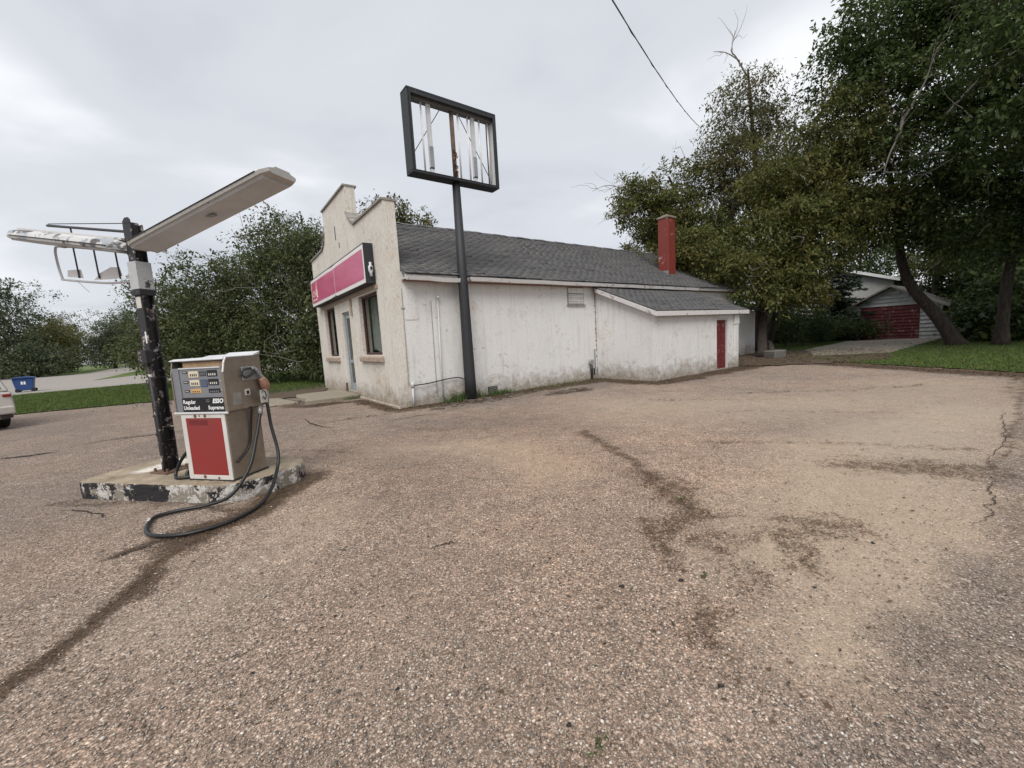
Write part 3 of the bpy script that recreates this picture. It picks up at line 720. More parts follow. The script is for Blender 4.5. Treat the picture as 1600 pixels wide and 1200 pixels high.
# room behind the glass
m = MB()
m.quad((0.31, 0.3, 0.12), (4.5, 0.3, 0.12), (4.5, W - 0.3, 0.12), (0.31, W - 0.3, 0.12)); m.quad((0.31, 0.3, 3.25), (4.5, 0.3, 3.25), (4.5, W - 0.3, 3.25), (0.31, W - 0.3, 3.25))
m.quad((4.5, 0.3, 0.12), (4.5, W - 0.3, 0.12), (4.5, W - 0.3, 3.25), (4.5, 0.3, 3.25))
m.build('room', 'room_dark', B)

def shingles(name, parent, O, dirU, dirS, nU, nS, lu, exposure, seed):
    """laid tabs: O eave corner, dirU along the eave, dirS up the slope"""
    r = np.random.RandomState(seed); O, a, b = Vector(O), Vector(dirU).normalized(), Vector(dirS).normalized(); nrm = a.cross(b).normalized()
    if nrm.z < 0: nrm = -nrm
    V, F = [], []
    for j in range(nS):
        off = (j % 2) * lu / 2
        x = -off
        while x < nU:
            w_ = lu * r.uniform(0.93, 1.05)
            x0, x1 = max(x, 0.0), min(x + w_ - 0.008, nU); x += w_
            if x1 - x0 < 0.03: continue
            lift = 0.024 + r.uniform(-0.003, 0.005) + (0.012 if r.rand() < 0.04 else 0)
            s0 = j * exposure + r.uniform(-0.007, 0.007); s1 = (j + 1) * exposure + 0.03
            sag = 0.008 * math.sin(x0 * 0.9 + j * 0.12) + 0.003 * math.sin(x0 * 2.3 + 1)
            q0 = O + a * x0 + b * s0 + nrm * (lift + sag); q1 = O + a * x1 + b * s0 + nrm * (lift + sag + r.uniform(-0.003, 0.003))
            q2 = O + a * x1 + b * s1 + nrm * (0.004 + sag); q3 = O + a * x0 + b * s1 + nrm * (0.004 + sag)
            k = len(V)
            V += [q0, q1, q2, q3, q0 - nrm * 0.022, q1 - nrm * 0.022, q2 - nrm * 0.012, q3 - nrm * 0.012]
            F += [(k, k + 1, k + 2, k + 3), (k + 4, k + 5, k + 1, k), (k + 4, k, k + 3, k + 7), (k + 1, k + 5, k + 6, k + 2)]
    o = npmesh(name, np.array([tuple(p) for p in V]), np.array(F), 'shingle', parent, 'stuff')
    return o
# main roof
ov = 0.24
slope = (RIDGE - EAVE) / (W / 2)
zE = EAVE - ov * slope + 0.06
SL = math.hypot(W / 2 + ov, RIDGE + 0.06 - zE)
m = MB()
m.prism([(-ov, zE), (W / 2, RIDGE + 0.06), (W + ov, zE), (W + ov, zE - 0.03), (W / 2, RIDGE), (-ov, zE - 0.03)], 0.305, LEN + 0.25, 'x')
roof = m.build('roof', 'sign_face_back', B)
shingles('shingles', roof, (0.305, -ov - 0.10, zE + 0.03 - 0.10 * slope), (1, 0, 0), (0, W / 2 + ov, RIDGE + 0.06 - zE), LEN - 0.05, 35, 0.32, SL / 35, 5)
shingles('shingles', roof, (0.305, W + ov, zE + 0.03), (1, 0, 0), (0, -W / 2 - ov, RIDGE + 0.06 - zE), LEN - 0.05, 35, 0.32, SL / 35, 6)
m = MB()
for k in range(56):
    u0 = 0.31 + k * 0.305; dz = 0.012 * math.sin(k * 1.7)
    m.prism([(W / 2 - 0.14, RIDGE + 0.045 + dz), (W / 2, RIDGE + 0.125 + dz), (W / 2 + 0.14, RIDGE + 0.045 + dz), (W / 2, RIDGE + 0.105 + dz)], u0, u0 + 0.30, 'x')
m.build('ridge_cap', 'shingle', roof)
# fascia and soffit, then the bent gutter in two lengths
box('fascia', 'fascia_white', B, 0.31, LEN + 0.2, -ov - 0.02, -ov + 0.005, zE - 0.15, zE - 0.035)
box('soffit', 'fascia_white', B, 0.31, LEN + 0.2, -ov + 0.006, -0.004, zE - 0.14, zE - 0.11)
box('soffit_trim', 'trim_pink', B, 0.31, LEN + 0.2, -0.06, -0.005, zE - 0.175, zE - 0.142)
def gutter(name, u0, u1, f):
    m = MB(); n = max(6, int((u1 - u0) / 0.18)); rings = []
    for k in range(n + 1):
        u = u0 + (u1 - u0) * k / n; dv, dz = f(u)
        a = [(-0.005, -0.10), (-0.005, 0.0), (-0.012, 0.0), (-0.012, -0.09), (-0.075, -0.085), (-0.098, 0.002), (-0.112, 0.002), (-0.088, -0.10)]
        rings.append(m._a([(u, -ov - 0.022 + y + dv, zE - 0.055 + z + dz) for y, z in a]))
    for r0, r1 in zip(rings[:-1], rings[1:]):
        for k in range(8): m.f.append((r0 + k, r0 + (k + 1) % 8, r1 + (k + 1) % 8, r1 + k))
    m.f.append(tuple(rings[0] + k for k in range(8))); m.f.append(tuple(rings[-1] + k for k in range(8)))
    return m.build(name, 'fascia_white', B)
gutter('gutter', 0.33, 2.05, lambda u: (-0.012 * math.sin(u * 5), -0.03 - 0.03 * math.sin(max(u - 0.9, 0) * 2.6)))
gutter('gutter', 2.10, 13.6, lambda u: (0, 0.004 * math.sin(u * 3) - 0.002 * u))

# windows and door in the front
def window(r, name, curt):
    v0, v1, z0, z1 = r
    wdw = empty(name); wdw.parent = B
    m = MB(); t = 0.07
    for a in ((v0 + 0.002, v0 + t, z0 + 0.002, z1 - 0.002), (v1 - t, v1 - 0.002, z0 + 0.002, z1 - 0.002), (v0 + t, v1 - t, z0 + 0.002, z0 + t), (v0 + t, v1 - t, z1 - t, z1 - 0.002)):
        m.box(0.10, 0.19, *a)
    m.build('window_frame', 'frame_maroon', wdw, 0.004)
    box('pane', 'glass', wdw, 0.140, 0.146, v0 + t, v1 - t, z0 + t, z1 - t)
    sl_ = MB(); sl_.prism([(-0.09, z0 - 0.19), (0.09, z0 - 0.19), (0.12, z0 - 0.004), (-0.09, z0 - 0.05)], v0 - 0.12, v1 + 0.14, 'y')
    sl_.build('sill', 'wood_sill', wdw, 0.012)
    # hanging curtain
    m = MB(); n = 40
    for k, (c0, c1) in enumerate(curt):
        p = []
        for i in range(n + 1):
            vv = c0 + (c1 - c0) * i / n; x = 0.38 + 0.03 * math.sin(i * 0.9 + k) + 0.012 * math.sin(i * 2.3)
            p.append((x, vv))
        for (x0, a0), (x1, a1) in zip(p[:-1], p[1:]):
            lift = 0.10 * math.sin((a0 - c0) * 3)
            m.quad((x0, a0, z0 + 0.05 + lift), (x1, a1, z0 + 0.05 + lift), (x1 + 0.01, a1, z1 - 0.03), (x0 + 0.01, a0, z1 - 0.03))
    m.build('curtain', 'curtain', wdw, 0, True)
    return wdw
window(WL, 'window', [(5.95, 6.7)])
wr_ = window(WR, 'window', [(2.12, 2.86)])
m = MB(); m.T = Matrix.Translation((0.135, 1.16, 2.86)) @ Matrix.Rotation(R(38), 4, 'X')
m.box(-0.002, 0.002, -0.11, 0.11, -0.09, 0.09); m.build('notice', 'paper', wr_)
d_ = empty('door'); d_.parent = B
v0, v1, z0, z1 = DR
m = MB()
for a in ((v0 + 0.003, v0 + 0.06, z0, z1 - 0.003), (v1 - 0.06, v1 - 0.003, z0, z1 - 0.003), (v0 + 0.06, v1 - 0.06, z1 - 0.07, z1 - 0.003)):
    m.box(0.06, 0.16, *a)
m.build('door_frame', 'alu_blue', d_, 0.004)
m = MB(); a0, a1 = v0 + 0.065, v1 - 0.065
for a in ((a0, a0 + 0.09, z0 + 0.01, 2.70), (a1 - 0.09, a1, z0 + 0.01, 2.70), (a0 + 0.09, a1 - 0.09, z0 + 0.01, z0 + 0.26), (a0 + 0.09, a1 - 0.09, 2.58, 2.70), (a0 + 0.09, a1 - 0.09, 1.10, 1.20)):
    m.box(0.09, 0.135, *a)
m.build('door_leaf', 'alu_blue', d_, 0.004)
box('pane', 'glass', d_, 0.109, 0.115, a0 + 0.09, a1 - 0.09, z0 + 0.26, 1.10); box('pane', 'glass', d_, 0.109, 0.115, a0 + 0.09, a1 - 0.09, 1.20, 2.58)
m = MB(); m.tube([(0.085, a0 + 0.05, 1.05), (0.03, a0 + 0.05, 1.05), (0.03, a0 + 0.05, 1.32), (0.085, a0 + 0.05, 1.32)], 0.012, 6); m.build('door_handle', 'grey_metal', d_, 0, True)
box('threshold', 'concrete', d_, -0.04, 0.2, v0, v1, 0.10, z0 - 0.004)
box('lintel_board', 'wood_sill', B, -0.03, -0.004, 0.85, 7.3, 3.12, 3.22)
m = MB(); m.box(-0.05, -0.006, 3.36, 3.46, 2.6, 3.1); m.build('trim_board', 'wood_sill', B)
m = MB(); m.tube([(-0.03, 4.80, 0.1), (-0.03, 4.80, 0.42)], [0.06, 0.035], 7); m.build('downpipe_stub', 'wood_old', B)

# sign box over the door
S = empty('fascia_sign'); S.parent = B
sv0, sv1, sz0, sz1 = 0.95, 7.67, 3.25, 4.28
box('sign_case', 'sign_steel', S, -0.255, -0.012, sv0, sv1, sz0, sz1, 0.006)
def wavy(y): return 0.018 * math.exp(-((y - 4.3) / 0.35) ** 2)
m = MB(); n = 30
ys = [sv0 + 0.02 + (sv1 - sv0 - 0.04) * k / n for k in range(n + 1)]
for a, b in zip(ys[:-1], ys[1:]):
    m.quad((-0.262, a, sz0 + 0.02 + wavy(a)), (-0.262, b, sz0 + 0.02 + wavy(b)), (-0.262, b, sz1 - 0.04 - wavy(b)), (-0.262, a, sz1 - 0.04 - wavy(a)))
m.build('sign_border', 'acrylic_white', S)
m = MB()
ys = [sv0 + 0.12 + (sv1 - sv0 - 0.24) * k / n for k in range(n + 1)]
for a, b in zip(ys[:-1], ys[1:]):
    if abs((a + b) / 2 - 4.3) < 0.0: continue
    m.quad((-0.267, a, sz0 + 0.13), (-0.267, b, sz0 + 0.13), (-0.267, b, sz1 - 0.14 - wavy(b)), (-0.267, a, sz1 - 0.14 - wavy(a)))
m.build('sign_panel', 'acrylic_pink', S)
box('panel_joint', 'acrylic_white', S, -0.2685, -0.2675, 4.05, 4.075, sz0 + 0.13, sz1 - 0.16)
box('clamp', 'dark_metal', S, -0.285, -0.263, 4.0, 4.12, sz0 - 0.02, sz0 + 0.05)
text('sign_lettering', 'esso', 'sign_print', S, 0.50, (-0.272, 7.42, 3.60), (R(90), 0, R(-90)), 0.002, 0.12, -0.008, 'LEFT', 0.95)
m = MB(); pth = [(-0.273, 6.62 + 0.10 * math.cos(t), 3.80 + 0.27 * math.sin(t)) for t in [R(a) for a in range(-80, 100, 15)]]
m.tube(pth, 0.014, 5); m.build('lettering_sweep', 'sign_print', S)
for k in range(5): box('lettering_remains', 'sign_print', S, -0.2725, -0.2685, 6.72 + k * 0.15, 6.79 + k * 0.15, 3.45, 3.50 + 0.03 * (k % 2))
# small lamp on the end of the sign case
m = MB(); m.tube([(-0.13, sv0 - 0.05, 3.42), (-0.13, sv0 - 0.05, 3.50), (-0.13, sv0 - 0.05, 3.56), (-0.13, sv0 - 0.05, 3.68), (-0.13, sv0 - 0.05, 3.70), (-0.13, sv0 - 0.05, 3.78)], [0.035, 0.035, 0.06, 0.06, 0.03, 0.03], 10)
m.build('wall_lamp', 'pale_metal', S, 0, True)
box('lamp_badge', 'print_dark', S, -0.16, -0.10, sv0 - 0.115, sv0 - 0.109, 3.58, 3.66)

# fittings on the white side wall
m = MB(); m.tube([(1.18, -0.05, 0.0), (1.20, -0.05, 1.2), (1.24, -0.05, 2.76)], 0.019, 7); m.tube([(1.24, -0.06, 2.76), (1.24, -0.11, 2.80)], [0.03, 0.045], 8)
m.build('vent_pipe', 'pale_metal', B, 0, True)
m = MB(); m.tube([(0.32, -0.08, 0.0), (0.33, -0.08, 0.52)], 0.027, 7); m.tube([(0.33, -0.08, 0.50), (0.33, -0.08, 0.64)], [0.045, 0.045], 7)
m.build('pipe_riser', 'pale_metal', B, 0, True)
m = MB(); m.tube(smoothpath([(0.35, -0.08, 0.55), (0.8, -0.07, 0.56), (1.4, -0.07, 0.62), (1.75, -0.08, 0.60), (1.95, -0.09, 0.42), (2.0, -0.1, 0.18), (2.02, -0.1, 0.0)]), 0.016, 6)
m.build('conduit', 'dark_metal', B, 0, True)
m = MB(); m.tube([(1.03, -0.012, 0.2), (1.06, -0.012, 2.7)], 0.008, 5); m.build('conduit', 'grey_metal', B)
m = MB(); m.tube([(0.26, -0.01, 0.55), (0.29, -0.01, 3.0)], 0.007, 5); m.box(0.24, 0.33, -0.02, -0.004, 2.50, 2.52); m.build('conduit', 'grey_metal', B)
box('patch_board', 'wall_white', B, 0.33, 0.68, -0.012, -0.003, 2.22, 2.98, 0.003)
vt = box('wall_vent', 'trim_grey', B, 6.02, 6.80, -0.02, -0.003, 2.60, 3.18, 0.006)
for k in range(5): box('slat', 'wall_white', vt, 6.06, 6.76, -0.035, -0.021, 2.64 + k * 0.065, 2.68 + k * 0.065 + 0.01 * (k % 2))
box('vent_board', 'wall_white', vt, 6.05, 6.77, -0.034, -0.021, 2.98, 3.15)
box('vent_sill', 'trim_grey', vt, 5.98, 6.85, -0.06, -0.021, 2.565, 2.60)
m = MB(); m.tube([(6.98, -0.13, 0.60), (6.98, -0.05, 0.60)], 0.10, 12); m.build('meter_dial', 'grey_metal', B, 0.01)
m = MB(); m.tube([(6.98, -0.09, 0.5), (6.98, -0.09, 0.34), (6.98, -0.09, 0.0)], [0.04, 0.05, 0.03], 8); m.tube([(6.98, -0.09, 0.36), (7.12, -0.09, 0.36), (7.12, -0.09, 0.15)], 0.025, 6); m.build('meter_pipe', 'dark_metal', B, 0, True)
m = MB(); m.tube([(7.22, -0.05, 0.35), (7.22, -0.05, 1.05)], 0.02, 6); m.build('conduit', 'grey_metal', B)
gv = box('foundation_vent', 'dark_metal', B, 2.66, 2.98, -0.02, -0.004, 0.08, 0.24)
for k in range(3): box('slat', 'trim_grey', gv, 2.68, 2.96, -0.03, -0.021, 0.10 + k * 0.05, 0.115 + k * 0.05)

rk = np.random.RandomState(8); m = MB(); zz_ = np.arange(0.15, 3.08, 0.05); prev = None
for z in zz_:
    w_ = abs(rk.normal(0.018, 0.014)) * (1.0 if rk.rand() < 0.8 else 2.2)
    cur = (w_, abs(rk.normal(0.01, 0.01)), z)
    if prev and rk.rand() < 0.85:
        m.quad((7.376, -0.0045 - 0 * z, prev[2]), (7.376 - prev[0], -0.0045, prev[2]), (7.376 - cur[0], -0.0045, cur[2]), (7.376, -0.0045, cur[2]))
    prev = cur
tag(m.build('corner_crack', 'wood_old', B), kind='stuff')
# chimney
ch = empty('chimney'); ch.parent = B
m = MB(); zs = [3.55, 4.3, 5.0, 5.6, 6.2, 6.6]; r_ = random.Random(4); rings = []
for z in zs:
    d = r_.uniform(-0.012, 0.012)
    rings.append(m._a([(13.5 + d, 1.0 + d, z), (14.08 + d, 1.0, z), (14.08, 1.52 + d, z), (13.5, 1.52, z)]))
for a, b in zip(rings[:-1], rings[1:]):
    for k in range(4): m.f.append((a + k, a + (k + 1) % 4, b + (k + 1) % 4, b + k))
m.f.append(tuple(rings[-1] + k for k in range(4)))
m.build('chimney_stack', 'chimney_red', ch, 0.012)
m = MB(); m.prism([(13.46, 0.96), (14.11, 0.96), (14.11, 1.56), (13.46, 1.56)], 6.6, 6.69, 'z'); m.prism([(13.6, 1.1), (13.98, 1.1), (13.98, 1.42), (13.6, 1.42)], 6.69, 6.76, 'z'); m.build('chimney_cap', 'concrete', ch, 0.015)
m = MB(); m.box(13.45, 14.13, 0.95, 0.985, 3.72, 3.98); m.box(13.45, 13.485, 0.986, 1.56, 3.8, 4.25); m.build('flashing', 'grey_metal', ch)

# lean-to annex
AU0, AU1, AV, AH = 7.38, 12.69, -2.41, 2.10
def azt(v): return AH + (v - AV) * (3.13 - AH) / (0 - AV)
m = MB(); m.prism([(AV, -0.1), (-0.004, -0.1), (-0.004, azt(0)), (AV, AH)], AU0, AU0 + 0.2, 'x'); m.build('annex_side_wall', 'wall_white', B)
m = MB(); m.prism([(AV, -0.1), (-0.004, -0.1), (-0.004, azt(0)), (AV, AH)], AU1 - 0.2, AU1, 'x'); m.build('annex_side_wall', 'wall_white', B)
ad = (11.08, 11.94, 0.02, 1.87)
m = MB(); wallgrid(m, [AU0 + 0.202, ad[0], ad[1], AU1 - 0.202], [-0.1, ad[2], ad[3], AH + 0.02], lambda a, z: inside(a, z, ad), AV, AV + 0.2, 'y'); m.build('annex_front_wall', 'wall_white', B)
m = MB(); m.box(12.36, 12.66, AV - 0.05, AV - 0.003, -0.05, 0.62); m.box(12.36, 12.66, AV - 0.05, AV - 0.003, 0.63, 1.62); m.box(12.34, 12.68, AV - 0.07, AV - 0.003, 1.63, 1.99); m.build('pilaster', 'wall_white', B, 0.01)
dd_ = empty('annex_door'); dd_.parent = B
m = MB()
for a in ((ad[0] + 0.003, ad[0] + 0.06, ad[2], ad[3] - 0.003), (ad[1] - 0.06, ad[1] - 0.003, ad[2], ad[3] - 0.003), (ad[0] + 0.06, ad[1] - 0.06, ad[3] - 0.06, ad[3] - 0.003)):
    m.box(a[0], a[1], AV + 0.02, AV + 0.12, a[2], a[3])
m.build('door_frame', 'fascia_white', dd_, 0.004)
box('door_leaf', 'door_red', dd_, ad[0] + 0.062, ad[1] - 0.062, AV + 0.075, AV + 0.11, 0.03, ad[3] - 0.062)
for j in range(4):
    zz0 = 0.10 + j * 0.425
    for k in range(2):
        x0 = ad[0] + 0.11 + k * 0.34
        box('door_panel', 'door_red', dd_, x0, x0 + 0.29, AV + 0.062, AV + 0.0745, zz0, zz0 + 0.36, 0.008)
m = MB(); m.tube([(ad[0] + 0.10, AV + 0.07, 0.95), (ad[0] + 0.10, AV + 0.01, 0.95)], [0.012, 0.028], 8); m.build('door_handle', 'rust', dd_)
# annex roof
rz1, rz0 = 3.15, 2.16; rv1, rv0 = -0.16, AV - 0.16; ru0, ru1 = AU0 - 0.16, 13.12
m = MB(); m.prism([(rv0, rz0), (rv1, rz1), (rv1, rz1 - 0.06), (rv0, rz0 - 0.06)], ru0, ru1, 'x'); aroof = m.build('annex_roof', 'sign_face_back', B)
shingles('shingles', aroof, (ru0 - 0.02, rv0 - 0.02, rz0 + 0.012), (1, 0, 0), (0, rv1 - rv0, rz1 - rz0), ru1 - ru0 + 0.04, 18, 0.32, math.hypot(rv1 - rv0, rz1 - rz0) / 17.9, 8)
for uu in (ru0 - 0.035, ru1 + 0.003):
    m = MB(); m.prism([(rv0 - 0.03, rz0 - 0.02), (rv1, rz1 - 0.005), (rv1, rz1 - 0.15), (rv0 - 0.03, rz0 - 0.165)], uu, uu + 0.03, 'x')
    m.build('rake_board', 'fascia_white', B, 0.004)
m = MB(); m.box(ru0 - 0.034, ru1 + 0.032, rv0 - 0.062, rv0 - 0.033, rz0 - 0.155, rz0 - 0.008); m.build('eave_board', 'fascia_white', B, 0.004)
box('soffit_trim', 'red_paint', B, AU0 - 0.10, AU0 - 0.004, -0.24, -0.06, 3.00, 3.13)
# lower rear extension
m = MB(); wallgrid(m, [LEN + 0.004, 20.0], [-0.1, 2.3], lambda a, z: False, 0.05, 0.28, 'y'); m.box(19.78, 20.0, 0.281, 5.0, -0.1, 2.3); m.build('rear_extension_wall', 'wall_white', B)
m = MB(); m.prism([(-0.15, 2.30), (5.1, 2.95), (5.1, 3.05), (-0.15, 2.40)], LEN + 0.26, 20.2, 'x'); m.build('rear_extension_roof', 'shingle', B)

# step at the front door
m = MB(); rr = random.Random(3)
top = [(-1.62, 3.42), (-1.45, 4.2), (-1.58, 5.0), (-1.5, 5.75), (-0.9, 5.82), (-0.02, 5.8), (-0.02, 3.9), (-0.05, 3.35), (-0.9, 3.38)]
m.T = Matrix.Translation((CX, CY, 0)) @ Matrix.Rotation(YAW, 4, 'Z')
m.prism([(a - 0.0, b) for a, b in top], -0.06, 0.115, 'z')
o = m.build('door_slab', 'concrete', None, 0.02); tag(o, 'broken grey concrete slab lying before the front door', 'slab')
m = MB(); m.T = Matrix.Translation(bl(-2.3, 5.2)) @ Matrix.Rotation(YAW + 0.2, 4, 'Z'); m.prism([(-0.45, -1.2), (0.35, -1.3), (0.45, 0.7), (0.1, 1.1), (-0.4, 0.9)], -0.05, 0.045, 'z')
o = m.build('paving_slab', 'concrete', None, 0.015); tag(o, 'low sunken concrete slab left of the door slab', 'slab')

# ================================================================== PYLON SIGN FRAME (empty)
P = empty('pylon_sign', (-1.143, 11.138, 0), YAW, 'tall black steel pole carrying an empty rectangular sign frame beside the white wall', 'sign')
m = MB(); m.tube([(0, 0, -0.05), (0, 0, 0.6), (0, 0, 3.0), (0, 0, 5.70)], [0.160, 0.155, 0.130, 0.101], 20)
m.build('pole', 'sign_steel', P, 0, True)
m = MB(); m.tube([(0, 0, 5.70), (0, 0, 7.56)], 0.056, 14); m.build('inner_post', 'wood_old', P, 0, True)
m = MB()
rr = random.Random(5)
for k in range(9):
    z = 5.78 + k * 0.08; m.tube([(rr.uniform(-.03, .03), -0.07, z), (rr.uniform(-.06, .06), -0.085, z + 0.05), (rr.uniform(-.05, .05), -0.07, z + 0.11)], 0.018, 5)
m.build('cable_knot', 'rust', P)
fl, fd, fz0, fz1 = 1.266, 0.181, 5.69, 7.61
def rail(name, *b): return MB().box(*b).build(name, 'sign_steel', P, 0.008)
rail('frame_bottom', -fl, fl, -fd, fd, fz0, fz0 + 0.05); rail('frame_top', -fl, fl, -fd, fd, fz1 - 0.05, fz1)
rail('frame_side', -fl, -fl + 0.05, -fd, fd, fz0 + 0.051, fz1 - 0.051); rail('frame_side', fl - 0.05, fl, -fd, fd, fz0 + 0.051, fz1 - 0.051)
for s_ in (-1, 1):      # returns (lips) of the case towards both faces
    y0, y1 = sorted((s_ * (fd - 0.035), s_ * (fd + 0.004)))
    m = MB(); t = 0.13
    m.box(-fl + 0.052, fl - 0.052, y0, y1, fz0 + 0.052, fz0 + 0.07); m.box(-fl + 0.052, fl - 0.052, y0, y1, fz1 - t, fz1 - 0.052)
    m.box(-fl + 0.052, -fl + 0.10, y0, y1, fz0 + 0.071, fz1 - t - 0.001); m.box(fl - 0.10, fl - 0.052, y0, y1, fz0 + 0.071, fz1 - t - 0.001)
    m.build('frame_lip', 'sign_steel', P)
box('frame_liner', 'pale_metal', P, fl - 0.054, fl - 0.0505, -fd + 0.04, fd - 0.04, fz0 + 0.08, fz1 - 0.14)
box('raceway', 'sign_face_back', P, -fl + 0.06, fl - 0.06, -0.07, 0.07, fz1 - 0.18, fz1 - 0.052)
for xx in (-0.65, 0.62):
    lf = box('lamp_holder', 'pale_metal', P, xx - 0.052, xx + 0.052, -0.03, 0.03, fz0 + 0.052, fz1 - 0.18)
    box('lamp_clip', 'dark_metal', lf, xx - 0.056, xx + 0.056, -0.034, 0.034, fz0 + 0.22, fz0 + 0.25)
    box('ballast', 'grey_metal', lf, xx - 0.045, xx + 0.055, -0.045, -0.031, fz0 + 0.26, fz0 + 0.75)
for xx in (-0.84, 0.18, 0.47, 0.83, 1.10):
    m = MB(); m.tube([(xx, 0, fz0 + 0.05), (xx, 0, fz1 - 0.18)], 0.022, 8); m.build('lamp_tube', 'acrylic_white', P, 0, True)
m = MB(); m.tube([(-1.21, 0.1, fz0 + 0.35), (-0.25, 0.1, fz1 - 0.13)], 0.010, 5); m.build('brace_wire', 'dark_metal', P)
m = MB(); m.tube([(1.21, 0.1, fz0 + 0.25), (0.25, 0.1, fz1 - 0.13)], 0.010, 5); m.build('brace_wire', 'dark_metal', P)
m = MB(); m.tube([(0, 0, 0.0), (0, 0, 0.012)], 0.30, 16); m.build('base_plate', 'rust', P)

# ================================================================== PUMP ISLAND
IA = -0.21
I = [(0, 0), (1.0, -0.012), (1.85, -0.02), (2.08, 0.03), (2.25, 0.14), (2.36, 0.36), (2.42, 0.66), (2.36, 0.88), (2.22, 1.01), (1.95, 1.08), (1.3, 1.05), (0.3, 0.99), (0.0, 0.95), (-0.10, 0.82), (-0.10, 0.12), (-0.06, 0.03)]
m = MB(); m.prism(I, -0.05, 0.2, 'z')
isl = m.build('pump_island', 'island', None, 0.022, False, 2)
isl.location = (-5.22, 4.75, 0); isl.rotation_euler = (0, 0, IA)
sb_ = isl.modifiers.new('sub', 'SUBSURF'); sb_.subdivision_type = 'SIMPLE'; sb_.levels = sb_.render_levels = 4
tx = bpy.data.textures.new('chip', 'CLOUDS'); tx.noise_scale = 0.07; tx.noise_depth = 4
dp = isl.modifiers.new('chip', 'DISPLACE'); dp.texture = tx; dp.strength = 0.022; dp.mid_level = 0.5
tag(isl, 'worn concrete pump island with flaking black and white kerb paint', 'pump island')

# ================================================================== FUEL PUMP
PY = -0.253
G_ = empty('fuel_pump', (-3.157, 4.43, 0.2), PY, 'old steel fuel pump with a red lower panel standing on the concrete island', 'fuel pump')
# lower cabinet
m = MB(); m.box(-0.635, -0.002, 0.008, 0.455, 0.0, 0.775); m.build('lower_cabinet', 'steel', G_, 0.008)
m = MB(); m.box(-0.645, 0.006, -0.004, 0.465, -0.002, 0.022); m.build('base_skirt', 'dark_metal', G_)
m = MB(); fx0, fx1, fz0_, fz1_ = -0.63, -0.006, 0.015, 0.765
for a in ((fx0, fx0 + 0.062, fz0_, fz1_), (fx1 - 0.052, fx1, fz0_, fz1_), (fx0 + 0.062, fx1 - 0.052, fz0_, fz0_ + 0.05), (fx0 + 0.062, fx1 - 0.052, fz1_ - 0.045, fz1_)):
    m.box(a[0], a[1], -0.006, 0.0075, a[2], a[3])
m.build('panel_border', 'panel_white', G_, 0.003)
box('front_panel', 'panel_red', G_, fx0 + 0.0625, fx1 - 0.0525, -0.002, 0.0076, fz0_ + 0.0505, fz1_ - 0.0455)
box('panel_scar', 'scar_red', G_, -0.53, -0.26, -0.0026, -0.0021, 0.64, 0.70)
m = MB()
for xx, zz, r0 in ((-0.42, 0.745, .022), (-0.36, 0.748, .010), (-0.28, 0.746, .020), (-0.40, 0.045, .022), (-0.20, 0.035, .015)):
    MB().tube([(xx, -0.0085, zz), (xx, -0.0062, zz)], r0, 7).build('rust_spot', 'rust', G_)
# upper housing: side sheets, back, top, trims
sd0 = [(0.0, 0.79), (0.50, 0.785), (0.505, 0.9), (0.495, 1.385), (0.035, 1.385), (0.0, 1.22)]
for nm, x0, x1 in (('housing_side', 0.030, 0.046), ('housing_side', -0.705, -0.690)):
    m = MB(); m.prism(sd0, x0, x1, 'x'); m.build(nm, 'steel', G_, 0.004)
box('housing_back', 'steel', G_, -0.689, 0.029, 0.485, 0.498, 0.79, 1.384)
box('housing_floor', 'steel', G_, -0.689, 0.029, 0.002, 0.484, 0.778, 0.792)
m = MB(); m.prism([(0.012, 1.372), (0.06, 1.388), (0.40, 1.392), (0.50, 1.412), (0.502, 1.400), (0.40, 1.380), (0.06, 1.376), (0.014, 1.360)], -0.712, 0.052, 'x'); m.build('top_lid', 'pale_metal', G_, 0.003)
m = MB(); m.prism([(0.395, 1.394), (0.50, 1.432), (0.507, 1.424), (0.40, 1.386)], -0.40, 0.052, 'x'); m.build('raised_flap', 'pale_metal', G_, 0.002)
m = MB(); m.tube([(0.050, -0.004, 1.225), (0.050, 0.02, 1.33), (0.050, 0.045, 1.378)], 0.010, 6); m.build('edge_trim', 'acrylic_white', G_)
m = MB(); m.box(-0.712, 0.052, -0.016, 0.004, 0.768, 0.789); m.build('waist_trim', 'pale_metal', G_, 0.004)
box('side_pillar', 'plate_grey', G_, -0.689, -0.592, 0.012, 0.03, 0.79, 1.285)
box('side_pillar', 'steel', G_, 0.004, 0.0295, 0.004, 0.03, 0.79, 1.285)
box('opening_back', 'print_dark', G_, -0.688, 0.029, 0.12, 0.13, 1.27, 1.375)
box('tan_strip', 'tan_board', G_, -0.58, 0.015, 0.06, 0.075, 1.288, 1.345)
m = MB(); m.box(-0.60, 0.02, 0.05, 0.058, 1.352, 1.366); m.build('header_bar', 'grey_metal', G_)
fp = box('price_face', 'plate_grey', G_, -0.591, 0.003, 0.020, 0.030, 0.948, 1.285, 0.002)
box('ledge', 'pale_metal', G_, -0.591, 0.003, 0.012, 0.030, 1.274, 1.288)
def win(name, x0, x1, z0, z1, mat, nd, dm):
    o = box(name, mat, G_, x0, x1, 0.0155, 0.0195, z0, z1)
    w_ = (x1 - x0) / (nd + 1.0)
    for k in range(nd):
        m = MB(); xx = x0 + w_ * (k + 0.75)
        m.box(xx, xx + w_ * 0.55, 0.0145, 0.0154, z0 + (z1 - z0) * 0.16, z0 + (z1 - z0) * (0.60 if dm == 'print_dark' else 0.5)); m.build('digit', dm, o)
    return o
win('counter_window', -0.455, -0.320, 1.178, 1.246, 'window_cream', 4, 'print_dark'); win('counter_window', -0.452, -0.318, 1.081, 1.149, 'window_cream', 4, 'print_dark')
